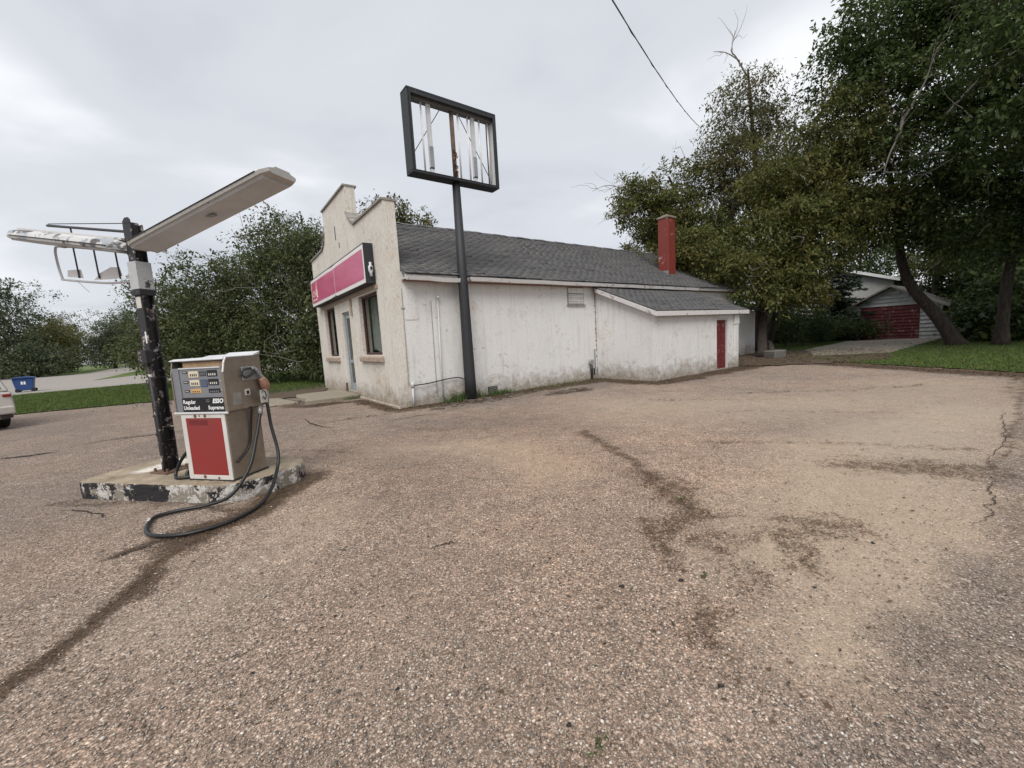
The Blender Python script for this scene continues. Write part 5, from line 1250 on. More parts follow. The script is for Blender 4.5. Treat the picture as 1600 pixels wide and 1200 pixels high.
def tree(name, label, cat, group, base, trunks, blobs, k, each, sig, ll, lw, mat, seed, bark='bark', limb_frac=0.12, droop=0.25, zmin=0.15, twigs=0, shell=0.42):
    """base (x,y); trunks: list of (polyline, r0, r1) in world metres; blobs: (x,y,z,rx,ry,rz) in world metres"""
    r = np.random.RandomState(seed)
    o = empty(name, (base[0], base[1], 0), 0, label, cat, group)
    off = np.array([base[0], base[1], 0.0])
    cen = clumps(r, blobs, k, shell)
    cen = cen[cen[:, 2] > zmin + 0.3]
    V = leaves(r, cen, each, sig, ll, lw, droop)
    V = V.reshape(-1, 4, 3); V = V[V[:, :, 2].min(axis=1) > zmin].reshape(-1, 3)
    npmesh('crown', V - off, np.arange(len(V)).reshape(-1, 4), mat, o)
    m = MB(); nodes = []
    for pl, r0, r1 in trunks:
        pl2 = smoothpath([Vector(p) - Vector(off) for p in pl], 5); n = len(pl2)
        m.tube(pl2, [r0 * (1.35 if i == 0 else 1.12 if i == 1 else 1.0) + (r1 - r0) * i / (n - 1) for i in range(n)], 9)
        nodes += [(p, r0 + (r1 - r0) * i / (n - 1)) for i, p in enumerate(pl2)]
    NP = np.array([tuple(p) for p, _ in nodes]); NR = np.array([q for _, q in nodes])
    sel = cen[r.rand(len(cen)) < limb_frac] - off
    order = np.argsort([np.min(np.linalg.norm(NP - c, axis=1)) for c in sel]) if len(sel) else []
    nodes_p, nodes_r = list(NP), list(NR)
    for q in order:
        c = sel[q]; A = np.array(nodes_p); d = np.linalg.norm(A - c, axis=1) + np.where(A[:, 2] > c[2] - 0.2, 1.2, 0.0)
        j = int(np.argmin(d)); a = A[j]; ln = np.linalg.norm(c - a)
        if ln < 0.25: continue
        r0 = min(nodes_r[j] * 0.7, 0.012 + 0.016 * ln); mid = (a + c) / 2 + r.normal(0, 0.08, 3) * ln + np.array([0, 0, 0.10 * ln])
        pl2 = smoothpath([a, mid, c], 3)
        m.tube(pl2, [r0 + (0.008 - r0) * i / (len(pl2) - 1) for i in range(len(pl2))], 5, False)
        for i in (2, 3, 4, 6): nodes_p.append(np.array(pl2[i])); nodes_r.append(r0 + (0.008 - r0) * i / 6)
    m.build('trunk', bark, o, 0, True)
    if twigs:
        m = MB()
        for q in range(twigs):
            b = blobs[r.randint(len(blobs))]; d = r.normal(0, 1, 3); d /= np.linalg.norm(d); p = np.array(b[:3]) - off + d * np.array(b[3:6]) * 0.8
            pts = [p]
            for s_ in range(4): pts.append(pts[-1] + d * 0.35 + r.normal(0, 0.16, 3))
            m.tube(pts, [0.022, 0.017, 0.012, 0.008, 0.004], 4, False)
            e2 = [pts[2]]; d2 = d + r.normal(0, 0.6, 3)
            for s_ in range(3): e2.append(e2[-1] + d2 * 0.22 + r.normal(0, 0.08, 3))
            m.tube(e2, [0.011, 0.008, 0.006, 0.003], 4, False)
        tag(m.build('dead_twig', 'bark_dead', o), kind='stuff')
    return o
def deadlimb(o, pts, r0, sub, seed):
    """bare grey branch, world points, child of tree o"""
    r = np.random.RandomState(seed); off = np.array(o.location)
    m = MB(); pl = smoothpath([np.array(p) - off for p in pts], 5); n = len(pl)
    m.tube(pl, [r0 + (0.008 - r0) * i / (n - 1) for i in range(n)], 6, False)
    for k in range(sub):
        i = r.randint(n // 3, n - 1); d = (pl[min(i + 1, n - 1)] - pl[i]).normalized(); p = np.array(pl[i]); dd = np.array(d) * 0.6 + r.normal(0, 0.6, 3)
        q = [p]
        for s_ in range(4): q.append(q[-1] + dd * 0.28 + r.normal(0, 0.09, 3))
        m.tube(q, [r0 * 0.35, r0 * 0.28, r0 * 0.2, 0.007, 0.004], 4, False)
    ob = m.build('bare_branch', 'bark_dead', o); return ob

GR = 'trees beside and behind the station'
# right side ------------------------------------------------------
t = tree('maple_tree', 'sparse olive maple overhanging the rear roof beside the red chimney', 'tree', GR, (13.2, 24.9),
     [([(13.2, 24.9, 0), (12.6, 24.6, 2.5), (11.5, 24.2, 5.5), (10.4, 24.0, 8.0), (9.4, 23.8, 10.0)], 0.20, 0.05), ([(12.6, 24.6, 2.5), (12.4, 23.0, 5.0), (12.0, 22.0, 8.0)], 0.14, 0.04)],
     [(8.7, 24, 8.3, 2.0, 2.0, 1.9), (10.4, 24.4, 7.2, 2.3, 2.2, 2.6), (11.6, 23.4, 5.6, 1.9, 2.0, 2.3), (10.0, 24.2, 5.0, 1.5, 1.8, 1.9), (7.4, 24.2, 9.2, 1.0, 1.2, 1.2), (11.2, 24.2, 10.2, 1.6, 1.6, 1.4), (9.6, 24.0, 3.9, 1.2, 1.4, 1.1)],
     900, 62, (0.55, 0.55, 0.42), 0.165, 0.085, 'leaf_maple', 11, twigs=26, limb_frac=0.35)
deadlimb(t, [(8.3, 24, 8.6), (7.0, 23.6, 9.3), (5.9, 23.4, 9.6), (5.0, 23.3, 9.3)], 0.035, 8, 3)
t = tree('maple_tree', 'tall thin-topped maple with a dead crooked leader rising behind the chimney', 'tree', GR, (14.73, 24.1),
     [([(14.73, 24.1, 0), (14.6, 24.0, 4), (14.5, 24.0, 8), (14.2, 24.0, 12), (13.9, 24.0, 15.4)], 0.26, 0.05), ([(14.6, 24.0, 6), (13.4, 23.6, 9), (12.6, 23.4, 11.2)], 0.12, 0.04), ([(14.5, 24.0, 7), (15.8, 23.6, 9.5), (16.6, 23.4, 12)], 0.12, 0.04)],
     [(13.7, 24, 13.6, 1.9, 1.8, 1.7), (12.7, 23.6, 11.2, 1.7, 1.7, 1.6), (14.8, 23.8, 12.2, 1.8, 1.7, 1.8), (15.2, 23.2, 9.2, 2.4, 2.2, 2.0), (13.0, 23.4, 9.0, 1.9, 1.9, 1.7)],
     560, 52, (0.55, 0.55, 0.42), 0.155, 0.078, 'leaf_pale', 12, twigs=14, limb_frac=0.35)
deadlimb(t, [(13.9, 24, 15.0), (13.2, 23.9, 16.0), (12.9, 23.8, 16.3), (13.1, 23.8, 17.3)], 0.05, 5, 4)
deadlimb(t, [(13.4, 23.9, 15.8), (12.6, 23.8, 16.2), (11.9, 23.8, 16.3)], 0.035, 4, 5)
t = tree('maple_tree', 'broad yellow-green maple hanging low behind the annex door', 'tree', GR, (16.4, 26.0),
     [([(16.4, 26.0, 0), (16.0, 24.6, 2.4), (15.2, 22.4, 4.8), (14.6, 20.5, 7.6), (14.8, 20.4, 10.4)], 0.22, 0.05), ([(16.0, 24.6, 2.4), (16.6, 22.2, 5.0), (17.4, 20.4, 8)], 0.14, 0.04)],
     [(14.2, 20.6, 8.4, 2.3, 2.0, 2.1), (13.3, 20.0, 6.0, 1.6, 1.8, 1.7), (15.6, 19.8, 6.4, 2.1, 2.0, 1.9), (13.8, 19.9, 4.3, 1.7, 1.7, 1.3), (16.4, 20.4, 9.6, 2.2, 2.0, 2.2), (13.4, 20.2, 3.8, 1.1, 1.2, 1.1), (17.0, 20.2, 6.6, 1.7, 1.7, 1.3), (*bl(16.2, -0.4, 4.6), 1.5, 1.3, 1.1), (*bl(15.6, 1.6, 5.4), 1.4, 1.4, 1.3), (*bl(17.6, -1.6, 3.2), 1.4, 1.2, 0.8), (14.6, 20.4, 2.9, 1.2, 1.2, 0.7)],
     1350, 62, (0.58, 0.58, 0.42), 0.16, 0.082, 'leaf_maple', 13, twigs=30, limb_frac=0.3, droop=0.45)
t = tree('elm_tree', 'big dark leafy tree with the leaning trunk in front of the garage', 'tree', GR, (21.2, 19.3),
     [([(21.2, 19.3, 0), (20.6, 19.7, 1.4), (19.7, 20.3, 3.2), (19.3, 20.5, 5.5), (19.2, 20.2, 9), (19.0, 20.0, 13.5)], 0.32, 0.06), ([(19.4, 20.4, 5.0), (17.8, 19.6, 8.5), (17.0, 19.2, 12.5)], 0.17, 0.05), ([(19.3, 20.4, 6), (21.0, 19.4, 9.5), (22, 19, 13)], 0.17, 0.05)],
     [(18.2, 20.4, 14.6, 3.0, 2.4, 2.6), (21.0, 19.6, 15.4, 3.0, 2.4, 2.6), (18.6, 19.6, 10.6, 2.8, 2.4, 2.4), (21.6, 19.0, 11.0, 2.8, 2.4, 2.4), (19.6, 19.0, 7.4, 2.6, 2.2, 1.9), (22.4, 18.6, 7.4, 2.4, 2.2, 1.9), (20.8, 18.4, 4.6, 2.2, 1.8, 1.2), (18.6, 19.0, 5.8, 1.7, 1.6, 1.1), (17.0, 20.6, 12.6, 1.6, 1.6, 2.0)],
     1500, 62, (0.66, 0.66, 0.50), 0.175, 0.095, 'leaf_elm', 14, twigs=34, limb_frac=0.25)
deadlimb(t, [(17.3, 18.4, 10.2), (16.8, 18.0, 9.2), (16.2, 17.8, 8.2), (15.9, 17.7, 7.4)], 0.07, 7, 6)
deadlimb(t, [(18.2, 17.6, 9.5), (19.2, 17.0, 10.8), (20.3, 16.6, 11.4), (20.8, 16.5, 10.6)], 0.06, 7, 7)
deadlimb(t, [(17.0, 18.2, 9.6), (17.8, 18.0, 11.2), (18.0, 17.9, 12.6)], 0.06, 6, 8)
t = tree('elm_tree', 'dark tree with an upright trunk at the right edge of the picture', 'tree', GR, (21.7, 18.0),
     [([(21.7, 18.0, 0), (21.8, 18.0, 3), (22.2, 17.8, 7), (22.8, 17.4, 12)], 0.24, 0.06), ([(21.9, 18.0, 4), (23.2, 17.0, 7), (24, 16.4, 10)], 0.15, 0.05)],
     [(23.0, 17.0, 13.0, 3.0, 2.6, 2.6), (24.0, 16.6, 9.2, 2.8, 2.6, 2.3), (23.0, 16.4, 5.8, 2.6, 2.4, 1.7), (25.6, 16.8, 12.0, 2.6, 2.6, 3.0), (25.8, 15.8, 5.6, 2.4, 2.4, 1.9), (24.6, 15.6, 3.6, 2.0, 1.8, 1.0)],
     1100, 60, (0.68, 0.68, 0.52), 0.18, 0.10, 'leaf_elm', 15, twigs=16, limb_frac=0.22)
deadlimb(t, [(21.6, 15.6, 9.0), (22.2, 15.0, 8.0), (22.0, 15.0, 7.0), (22.5, 14.8, 6.2)], 0.05, 8, 9)
t = tree('elm_tree', 'spreading dark tree whose crown fills the upper right corner of the picture', 'tree', GR, (22.0, 11.3),
     [([(22.0, 11.3, 0), (21.6, 11.6, 3), (20.6, 11.8, 7), (19.6, 12, 12)], 0.34, 0.08), ([(21.4, 11.6, 4), (19.0, 12.6, 7), (17.0, 13.4, 9.5)], 0.18, 0.05), ([(21.4, 11.6, 4), (20.2, 9.6, 7), (19.0, 8.6, 10)], 0.18, 0.05)],
     [(17.0, 13.8, 10.4, 2.4, 2.4, 1.9), (18.8, 12.8, 13.4, 3.2, 3.0, 2.6), (20.0, 11.6, 9.0, 3.0, 3.0, 2.0), (18.4, 9.6, 11.0, 2.8, 2.6, 2.2), (20.8, 13.6, 6.2, 2.6, 2.4, 1.4), (18.4, 15.4, 8.0, 2.0, 2.0, 1.5), (23, 11, 12, 3.2, 3.2, 3.2)],
     820, 56, (0.75, 0.75, 0.55), 0.18, 0.10, 'leaf_elm', 17, twigs=14, limb_frac=0.2)
# leaning trunk by the annex
t = tree('leaning_tree', 'reddish trunk leaning out past the annex corner', 'tree', GR, bl(17.2, -1.5)[:2],
     [([bl(17.2, -1.5, 0), bl(18.3, -1.0, 1.0), bl(19.6, -0.6, 2.2), bl(21.2, -0.2, 3.8), bl(22.6, 0.2, 6.0)], 0.24, 0.07)],
     [(*bl(22.4, 0.2, 5.4), 1.6, 1.6, 1.2), (*bl(21.0, -0.8, 4.2), 1.3, 1.3, 0.9)], 120, 46, (0.5, 0.5, 0.36), 0.12, 0.055, 'leaf_maple', 16, limb_frac=0.3)
def spruce(name, label, base, h, rad, z0, nlev, mat, seed, ll=0.22, dens=1.0, zb=0.0):
    r = np.random.RandomState(seed)
    o = empty(name, (base[0], base[1], zb), 0, label, 'tree', GR)
    V = []
    for i in range(nlev):
        t_ = i / (nlev - 1); z = z0 + (h - z0) * t_; rr_ = rad * (1 - t_) ** 0.85 + 0.12
        nb = max(5, int(13 * (1 - t_) + 5))
        for b in range(nb):
            a = r.uniform(0, 2 * np.pi); ln = rr_ * r.uniform(0.75, 1.1); n = max(4, int(ln * 26 * dens))
            s_ = r.rand(n) ** 0.7
            p = np.stack([np.cos(a) * ln * s_, np.sin(a) * ln * s_, z - 0.28 * ln * s_ + 0.12 * ln * s_ ** 2 + r.normal(0, 0.03, n)], -1)
            ax = np.stack([np.cos(a + r.normal(0, 0.7, n)), np.sin(a + r.normal(0, 0.7, n)), -0.45 + r.normal(0, 0.3, n)], -1); ax /= np.linalg.norm(ax, axis=1, keepdims=True)
            sd_ = np.cross(ax, r.normal(0, 1, (n, 3))); sd_ /= np.linalg.norm(sd_, axis=1, keepdims=True)
            q = np.zeros((n, 4, 3)); l_ = ll * r.uniform(0.6, 1.3, (n, 1)); w_ = l_ * 0.28
            q[:, 0] = p; q[:, 1] = p + ax * l_ * 0.5 + sd_ * w_ / 2; q[:, 2] = p + ax * l_; q[:, 3] = p + ax * l_ * 0.5 - sd_ * w_ / 2
            V.append(q.reshape(-1, 3))
    V = np.concatenate(V)
    npmesh('crown', V, np.arange(len(V)).reshape(-1, 4), mat, o)
    m = MB(); m.tube([(0, 0, 0), (0, 0, h * 0.5), (0, 0, h * 0.98)], [0.16, 0.09, 0.015], 8); m.build('trunk', 'bark', o, 0, True)
    return o
spruce('spruce_tree', 'dark spruce standing left of the garage before the pale house', (24.5, 30.2), 7.0, 2.1, 0.4, 30, 'leaf_spruce', 21, 0.28, 1.4)
spruce('spruce_tree', 'second dark spruce deeper behind the maple, left of the pale house', (21.2, 31.5), 10.5, 2.8, 0.5, 34, 'leaf_spruce', 22, 0.30, 1.1)
tree('shrub', 'dark rounded shrub against the left side of the garage', 'shrub', 'shrubs by the garage', (23.6, 28.6), [([(23.6, 28.6, 0), (23.6, 28.6, 1.2)], 0.05, 0.02)],
     [(23.6, 28.6, 0.9, 1.7, 1.2, 1.0), (24.6, 28.2, 0.7, 1.0, 1.0, 0.8)], 170, 44, (0.4, 0.4, 0.3), 0.12, 0.055, 'leaf_elm', 23)
tree('shrub', 'dark low shrub row behind the lawn past the annex', 'shrub', 'shrubs by the garage', (19.6, 30.5), [([(19.6, 30.5, 0), (19.6, 30.5, 1.6)], 0.05, 0.02)],
     [(19.6, 30.5, 1.4, 2.6, 1.2, 1.5), (17.0, 31.5, 1.6, 2.4, 1.2, 1.7)], 260, 44, (0.5, 0.5, 0.4), 0.13, 0.06, 'leaf_elm', 24)
tree('shrub', 'dark thick shrub on the lawn between the annex and the spruces', 'shrub', 'shrubs by the garage', (17.8, 26.4), [([(17.8, 26.4, 0), (17.8, 26.4, 1.6)], 0.05, 0.02)],
     [(17.6, 26.4, 1.3, 1.7, 1.1, 1.3), (19.4, 27.0, 1.4, 1.8, 1.1, 1.4), (20.8, 27.6, 1.0, 1.4, 1.1, 1.1)], 300, 44, (0.5, 0.5, 0.4), 0.14, 0.07, 'leaf_elm', 26)
tree('bright_maple', 'light green young tree above the garage roof', 'tree', GR, (31.4, 30.5), [([(31.4, 30.5, 0), (31.4, 30.5, 4), (31.4, 30.4, 7)], 0.12, 0.04)],
     [(31.2, 30.2, 5.4, 1.6, 1.4, 1.2), (32.4, 30.2, 7.0, 2.0, 1.8, 1.9)], 190, 46, (0.5, 0.5, 0.36), 0.14, 0.065, 'leaf_maple', 25)
for i, (x, y, h, rx) in enumerate([(31.0, 25.6, 8, 2.4), (37.5, 31.5, 11, 3.6), (37, 43.5, 13, 3.8), (21.5, 41.0, 13, 3.4), (18, 36.5, 11, 3.4), (35.8, 34.5, 11, 3.4), (27.8, 23.0, 3.4, 2.0), (34.0, 30.2, 9, 2.6), (29.4, 24.2, 2.6, 1.6), (42, 36, 13, 4.2), (25.0, 20.8, 1.9, 1.3)]):
    lab = ['dark tree right of the garage behind the trunks', 'dark tree in the deep shade at the far right', 'tall dark tree behind the garage roof', 'tall dark tree behind the pale house roof', 'dark tree filling the gap behind the annex', 'dark tree behind the right slope of the garage roof', 'low dark bush at the right edge of the lawn', 'tall dark tree between the garage roof and the upright trunk', 'low dark bush on the lawn right of the garage', 'dark tree farthest to the right behind the upright trunk', 'small dark bush between the two big trunks'][i]
    tree('background_tree', lab, 'tree', 'dark trees around the garage', (x, y), [([(x, y, 0), (x, y, h * 0.5), (x + 0.3, y, h * 0.85)], 0.2, 0.05)],
         [(x, y, h * 0.72, rx, rx * 0.8, h * 0.27), (x + 0.6, y - 0.6, h * 0.42, rx * 1.05, rx * 0.8, h * 0.25), (x - 0.8, y - 0.4, h * 0.20, rx, rx * 0.7, h * 0.16)], 330, 40, (0.8, 0.8, 0.6), 0.27, 0.17, 'leaf_elm', 30 + i, limb_frac=0.1)

# behind the roof -------------------------------------------------
tree('background_tree', 'pale leafy treetop showing above the roof behind the stepped parapet', 'tree', 'treetops behind the station roof', (-7.6, 32), [([(-7.6, 32, 0), (-7.6, 32, 6), (-7.8, 32, 11)], 0.2, 0.04)],
     [(-8.4, 32, 10.9, 2.2, 1.8, 1.7), (-6.6, 32, 10.0, 1.6, 1.6, 1.3), (-9.6, 32, 10.0, 1.8, 1.6, 1.6), (-7.6, 32, 7.5, 2.6, 2, 2)], 260, 36, (0.5, 0.5, 0.42), 0.24, 0.13, 'leaf_pale', 41, limb_frac=0.3)
tree('background_tree', 'small pale treetop peeping over the ridge left of the chimney', 'tree', 'treetops behind the station roof', (12, 38), [([(12, 38, 0), (12, 38, 9)], 0.2, 0.04)],
     [(11.6, 38, 8.6, 1.6, 1.5, 1.1), (13.4, 38, 9.4, 1.7, 1.6, 1.3), (12.4, 38, 6, 2.4, 2, 2)], 190, 34, (0.45, 0.45, 0.36), 0.24, 0.13, 'leaf_pale', 42, limb_frac=0.3)

# left: bushy trees between lawn and station ----------------------
for i, (x, y, blobs_, k, lab) in enumerate([
    (-11.3, 22.3, [(-11.4, 22.2, 7.0, 2.4, 2.0, 2.2), (-10.6, 21.8, 4.6, 2.5, 2.2, 2.2), (-12.2, 21.8, 3.0, 2.6, 2.2, 2.2), (-10.2, 21.4, 1.8, 2.2, 1.8, 1.6), (-12.6, 22.0, 5.6, 2.0, 2.0, 1.9), (-9.8, 20.8, 0.8, 2.0, 1.2, 1.0), (-12.6, 21.2, 0.9, 2.2, 1.2, 1.1)], 860, 'tall bushy green tree left of the station front'),
    (-15.2, 22.8, [(-15.0, 22.8, 5.7, 2.6, 2.0, 1.9), (-16.2, 22.4, 3.6, 2.6, 2.0, 2.0), (-14.2, 22.0, 2.8, 2.4, 2.0, 2.2), (-15.6, 21.8, 1.5, 2.4, 1.8, 1.4), (-14.8, 21.4, 0.7, 2.4, 1.2, 0.9)], 660, 'broad bushy tree behind the fuel pump'),
    (-19.6, 24.2, [(-19.4, 24.0, 4.4, 2.4, 2.0, 1.8), (-18.2, 23.6, 2.8, 2.2, 1.8, 1.8), (-20.6, 24.0, 2.6, 1.8, 1.6, 1.5), (-18.6, 23.0, 1.4, 2.0, 1.6, 1.2)], 480, 'lower bushy tree at the left of the thicket, behind the lamp post'),
    (-9.0, 20.0, [(-8.9, 19.9, 4.8, 1.4, 1.3, 1.6), (-8.8, 19.6, 2.6, 1.3, 1.2, 1.8), (-9.6, 20.6, 6.4, 1.5, 1.4, 1.4), (-8.8, 19.4, 0.9, 1.2, 1.0, 1.0)], 340, 'narrow leafy tree hard against the station front corner')]):
    tree('thicket_tree', lab, 'tree', 'bushy trees left of the station', (x, y), [([(x, y, 0), (x + 0.2, y, 2.2), (x + 0.1, y, 5.0)], 0.16, 0.04), ([(x + 0.1, y, 0.8), (x - 0.9, y - 0.3, 3.0), (x - 1.2, y, 4.6)], 0.10, 0.03)],
         blobs_, k, 54, (0.56, 0.56, 0.42), 0.15, 0.08, 'leaf_bush', 50 + i, limb_frac=0.3, zmin=0.1, twigs=9)
# far left --------------------------------------------------------
for i, (x, y, h, rx, mt, lab) in enumerate([
    (-82, 66, 17.5, 8.0, 'leaf_far', 'large dark tree at the left edge across the street'),
    (-96, 72, 19.0, 8.0, 'leaf_far', 'tall tree at the far left picture edge'),
    (-84, 76, 10.5, 5.0, 'leaf_yellow', 'yellowing tree beside the dark tree across the street'),
    (-96, 88, 12.5, 6.0, 'leaf_far', 'rounded tree in the far treeline, left of the spruce tip'),
    (-100, 104, 13.5, 7.0, 'leaf_far', 'rounded tree in the middle of the far treeline'),
    (-112, 122, 18.5, 8.0, 'leaf_far', 'tallest rounded crown of the far treeline'),
    (-106, 130, 16.0, 7.5, 'leaf_far', 'far treeline crown where the street vanishes'),
    (-58, 74, 9.5, 5.5, 'leaf_yellow', 'yellow-tinged tree right of the street end'),
    (-47, 58, 8.2, 4.5, 'leaf_bush', 'green tree overhanging the verge near the street corner'),
    (-40, 62, 9.5, 5.0, 'leaf_bush', 'green tree behind the verge, partly hidden by the lamp post'),
    (-73, 63.0, 5.2, 4.5, 'leaf_far', 'dark hedge-like bush at the street verge'),
    (-84, 60.5, 5.2, 5.0, 'leaf_far', 'dark hedge-like bush behind the parked car')]):
    kk = int(190 + 11 * rx * h / 4)
    tree('far_tree', lab, 'tree', 'trees across the street', (x, y), [([(x, y, 0), (x, y, h * 0.4), (x + 0.3, y, h * 0.75)], 0.35, 0.08)],
         [(x, y, h * 0.66, rx * 0.85, rx * 0.8, h * 0.32), (x - rx * 0.45, y - 1, h * 0.42, rx * 0.65, rx * 0.6, h * 0.28), (x + rx * 0.45, y - 1, h * 0.38, rx * 0.65, rx * 0.6, h * 0.28), (x, y - 2, h * 0.2, rx * 0.9, rx * 0.6, h * 0.18)],
         kk, 48, (1.3, 1.3, 0.9), 0.36, 0.20, mt, 70 + i, limb_frac=0.05, zmin=0.1)
spruce('spruce_tree', 'tiny dark spruce tip in the far treeline', (-92, 84), 11.5, 2.6, 0.5, 24, 'leaf_spruce', 90, 0.5, 0.5)

# ================================================================== WIRE, LOGS
m = MB(); p0, p1 = Vector((3.3 * 0.72, 12 * 0.72, 1.6 + 8.83 * 0.72)), Vector((10.6, 23.0, 12.3))
pts = []
for k in range(-6, 25):
    t = k / 20; p = p0.lerp(p1, t); p.z -= 0.55 * 4 * t * (1 - t) * 0.35; pts.append(p)
m.tube(pts, 0.013, 6)
m.tube([p + Vector((0.02 * math.sin(i * 2.1), 0, 0.018 * math.cos(i * 2.1))) for i, p in enumerate(pts)], 0.008, 5)
o = m.build('service_wire', 'wire_grey', None, 0, True); tag(o, 'twisted overhead service wire running down into the maple crown', 'wire')
m = MB(); m.tube(smoothpath([bl(16.9, -2.0, 0.20), bl(17.8, -1.6, 0.42), bl(18.9, -1.1, 0.62), bl(19.5, -0.7, 0.60)]), [0.13] * 8 + [0.10] * 11, 9)
o = m.build('fallen_log', 'bark', None, 0, True); tag(o, 'dark fallen log lying behind the annex corner', 'log')
m = MB(); m.prism([bl(16.4, -2.3)[:2], bl(17.4, -2.4)[:2], bl(17.7, -1.8)[:2], bl(16.7, -1.7)[:2]], -0.02, 0.34, 'z')
o = m.build('concrete_block', 'rubble_block', None, 0.03); tag(o, 'grey concrete block on the leaf litter behind the annex', 'block')

# ================================================================== CRACKS, RUBBLE, LITTER, STONES
def ribbon(name, pts, w0, z, mat, seed, label=None, k=14, kind='stuff'):
    r = np.random.RandomState(seed); P_ = smoothpath([(x, y, 0) for x, y in pts], k); V = []; n = len(P_); wk = 0.0
    for i, p in enumerate(P_):
        t = (P_[min(i + 1, n - 1)] - P_[max(i - 1, 0)]).normalized(); nn = Vector((-t.y, t.x, 0)); wk = wk * 0.85 + r.normal(0, 0.012); q = p + nn * wk
        e_ = min(1, 4 * min(i, n - 1 - i) / n + 0.05); a, b = w0 * e_ * r.uniform(0.25, 1.1), w0 * e_ * r.uniform(0.25, 1.1)
        V += [tuple(q + nn * a + Vector((0, 0, z))), tuple(q - nn * b + Vector((0, 0, z)))]
    F_ = [(2 * i, 2 * i + 1, 2 * i + 3, 2 * i + 2) for i in range(n - 1)]
    o = npmesh(name, np.array(V), np.array(F_), mat); tag(o, label, 'crack', 'cracks in the paving', kind); return o
simple('crack_fill', (0.035, 0.027, 0.021), 0.95, 0, 0.5, 30)
for i, (pts, w_) in enumerate([
    ([(4.72, 4.1), (4.4, 3.65), (4.2, 3.5), (3.95, 3.2), (3.75, 3.1), (3.3, 2.85)], 0.007), ([(7.9, 6.5), (7.2, 5.9), (6.4, 5.2), (5.6, 4.6), (4.9, 4.15)], 0.006),
    ([(-9.3, 7.2), (-8.85, 7.32), (-8.5, 7.5)], 0.05), ([(-8.75, 8.2), (-8.2, 8.5), (-7.6, 8.75), (-6.6, 9.3)], 0.035),
    ([(-2.9, 3.75), (-3.15, 3.5), (-3.45, 3.15)], 0.016), ([(-0.50, 3.15), (-0.62, 3.12), (-0.68, 3.02)], 0.013), ([(-2.7, 8.6), (-2.2, 9.0), (-1.6, 9.2)], 0.02),
    ([(-5.0, 9.6), (-4.2, 8.6), (-3.6, 8.2)], 0.02), ([(-5.1, 4.4), (-4.6, 4.25), (-4.3, 4.05)], 0.012)]):
    ribbon('paving_crack', pts, w_, 0.006, 'crack_fill', 100 + i)
def stones(name, x, y, s_, mat, seed, label, flat=0.65, z=0.0):
    r = np.random.RandomState(seed); n = len(x)
    base_ = np.array([(1, 0, 0), (0, 1, 0), (-1, 0, 0), (0, -1, 0), (0, 0, 1), (0, 0, -1)], float)
    f = np.array([(0, 1, 4), (1, 2, 4), (2, 3, 4), (3, 0, 4), (1, 0, 5), (2, 1, 5), (3, 2, 5), (0, 3, 5)])
    V = np.repeat(base_[None], n, 0) * r.uniform(0.6, 1.3, (n, 6, 1)); V[:, :, :2] += r.normal(0, 0.15, (n, 6, 2))
    V[:, 4, :2] += r.normal(0, 0.35, (n, 2))
    V[:, :, 2] *= flat
    a = r.uniform(0, 2 * np.pi, n); ca, sa = np.cos(a)[:, None], np.sin(a)[:, None]; st_ = r.uniform(0.7, 1.35, (n, 1))
    vx = V[:, :, 0] * st_; vy = V[:, :, 1]
    X_ = (vx * ca - vy * sa) * s_[:, None] + x[:, None]; Y_ = (vx * sa + vy * ca) * s_[:, None] + y[:, None]; Z_ = V[:, :, 2] * s_[:, None] + z + s_[:, None] * 0.15
    Vv = np.stack([X_, Y_, Z_], -1).reshape(-1, 3); Ff = (f[None] + (np.arange(n) * 6)[:, None, None]).reshape(-1, 3)
    o = npmesh(name, Vv, Ff, mat); tag(o, label, 'gravel', None, 'stuff'); return o
r = np.random.RandomState(77)
n = 88000
rad = 1.0 + 6.0 * r.rand(n) ** 1.35; ang = r.uniform(R(-66), R(66), n)
x = rad * np.sin(ang); y = rad * np.cos(ang)
sz = 0.0038 + 0.0042 * r.rand(n) ** 2 + (r.rand(n) < 0.012) * r.uniform(0.002, 0.006, n)
so_, ta_, si_, pi_ = masks(x, y)
k = (y > 0.6) & (r.rand(n) < 0.75 - 0.55 * np.clip(so_, 0, 1)) & (r.rand(n) < 1.1 - 0.75 * si_) & (r.rand(n) < np.clip(1.25 - rad / 7.5, 0, 1))
k &= ~inpoly(x, y, [(-5.4, 4.6), (-3.2, 4.2), (-2.6, 4.9), (-3.2, 5.9), (-5.4, 6.0)])
stones('gravel', x[k], y[k], sz[k], 'pebble', 5, 'loose stone chips strewn over the foreground paving', 0.6, -0.002)
n = 900
x = r.uniform(-3.5, 4.5, n); y = 1.2 + 5 * r.rand(n) ** 1.6; kk_ = (np.abs(x) < y * 1.25)
stones('stones', x[kk_], y[kk_], (0.006 + 0.010 * r.rand(n) ** 4)[kk_], 'pebble', 6, 'scattered larger pebbles on the paving', 0.65)
xs_ = np.array([0.85, 0.15, 0.62, -0.62, -1.4, 1.0, 1.75, 2.5, 0.2, -0.2, -1.15, 0.4]); ys_ = np.array([1.66, 1.52, 2.42, 1.75, 1.9, 2.45, 2.3, 2.75, 2.8, 3.3, 2.3, 1.95])
simple('tar_lump', (0.018, 0.018, 0.020), 0.6, 0, 0.4, 40)
stones('tar_lumps', xs_, ys_, np.array([0.022, 0.014, 0.020, 0.013, 0.012, 0.016, 0.012, 0.013, 0.012, 0.014, 0.011, 0.011]), 'tar_lump', 9, 'dark lumps of broken tar on the paving', 0.6)
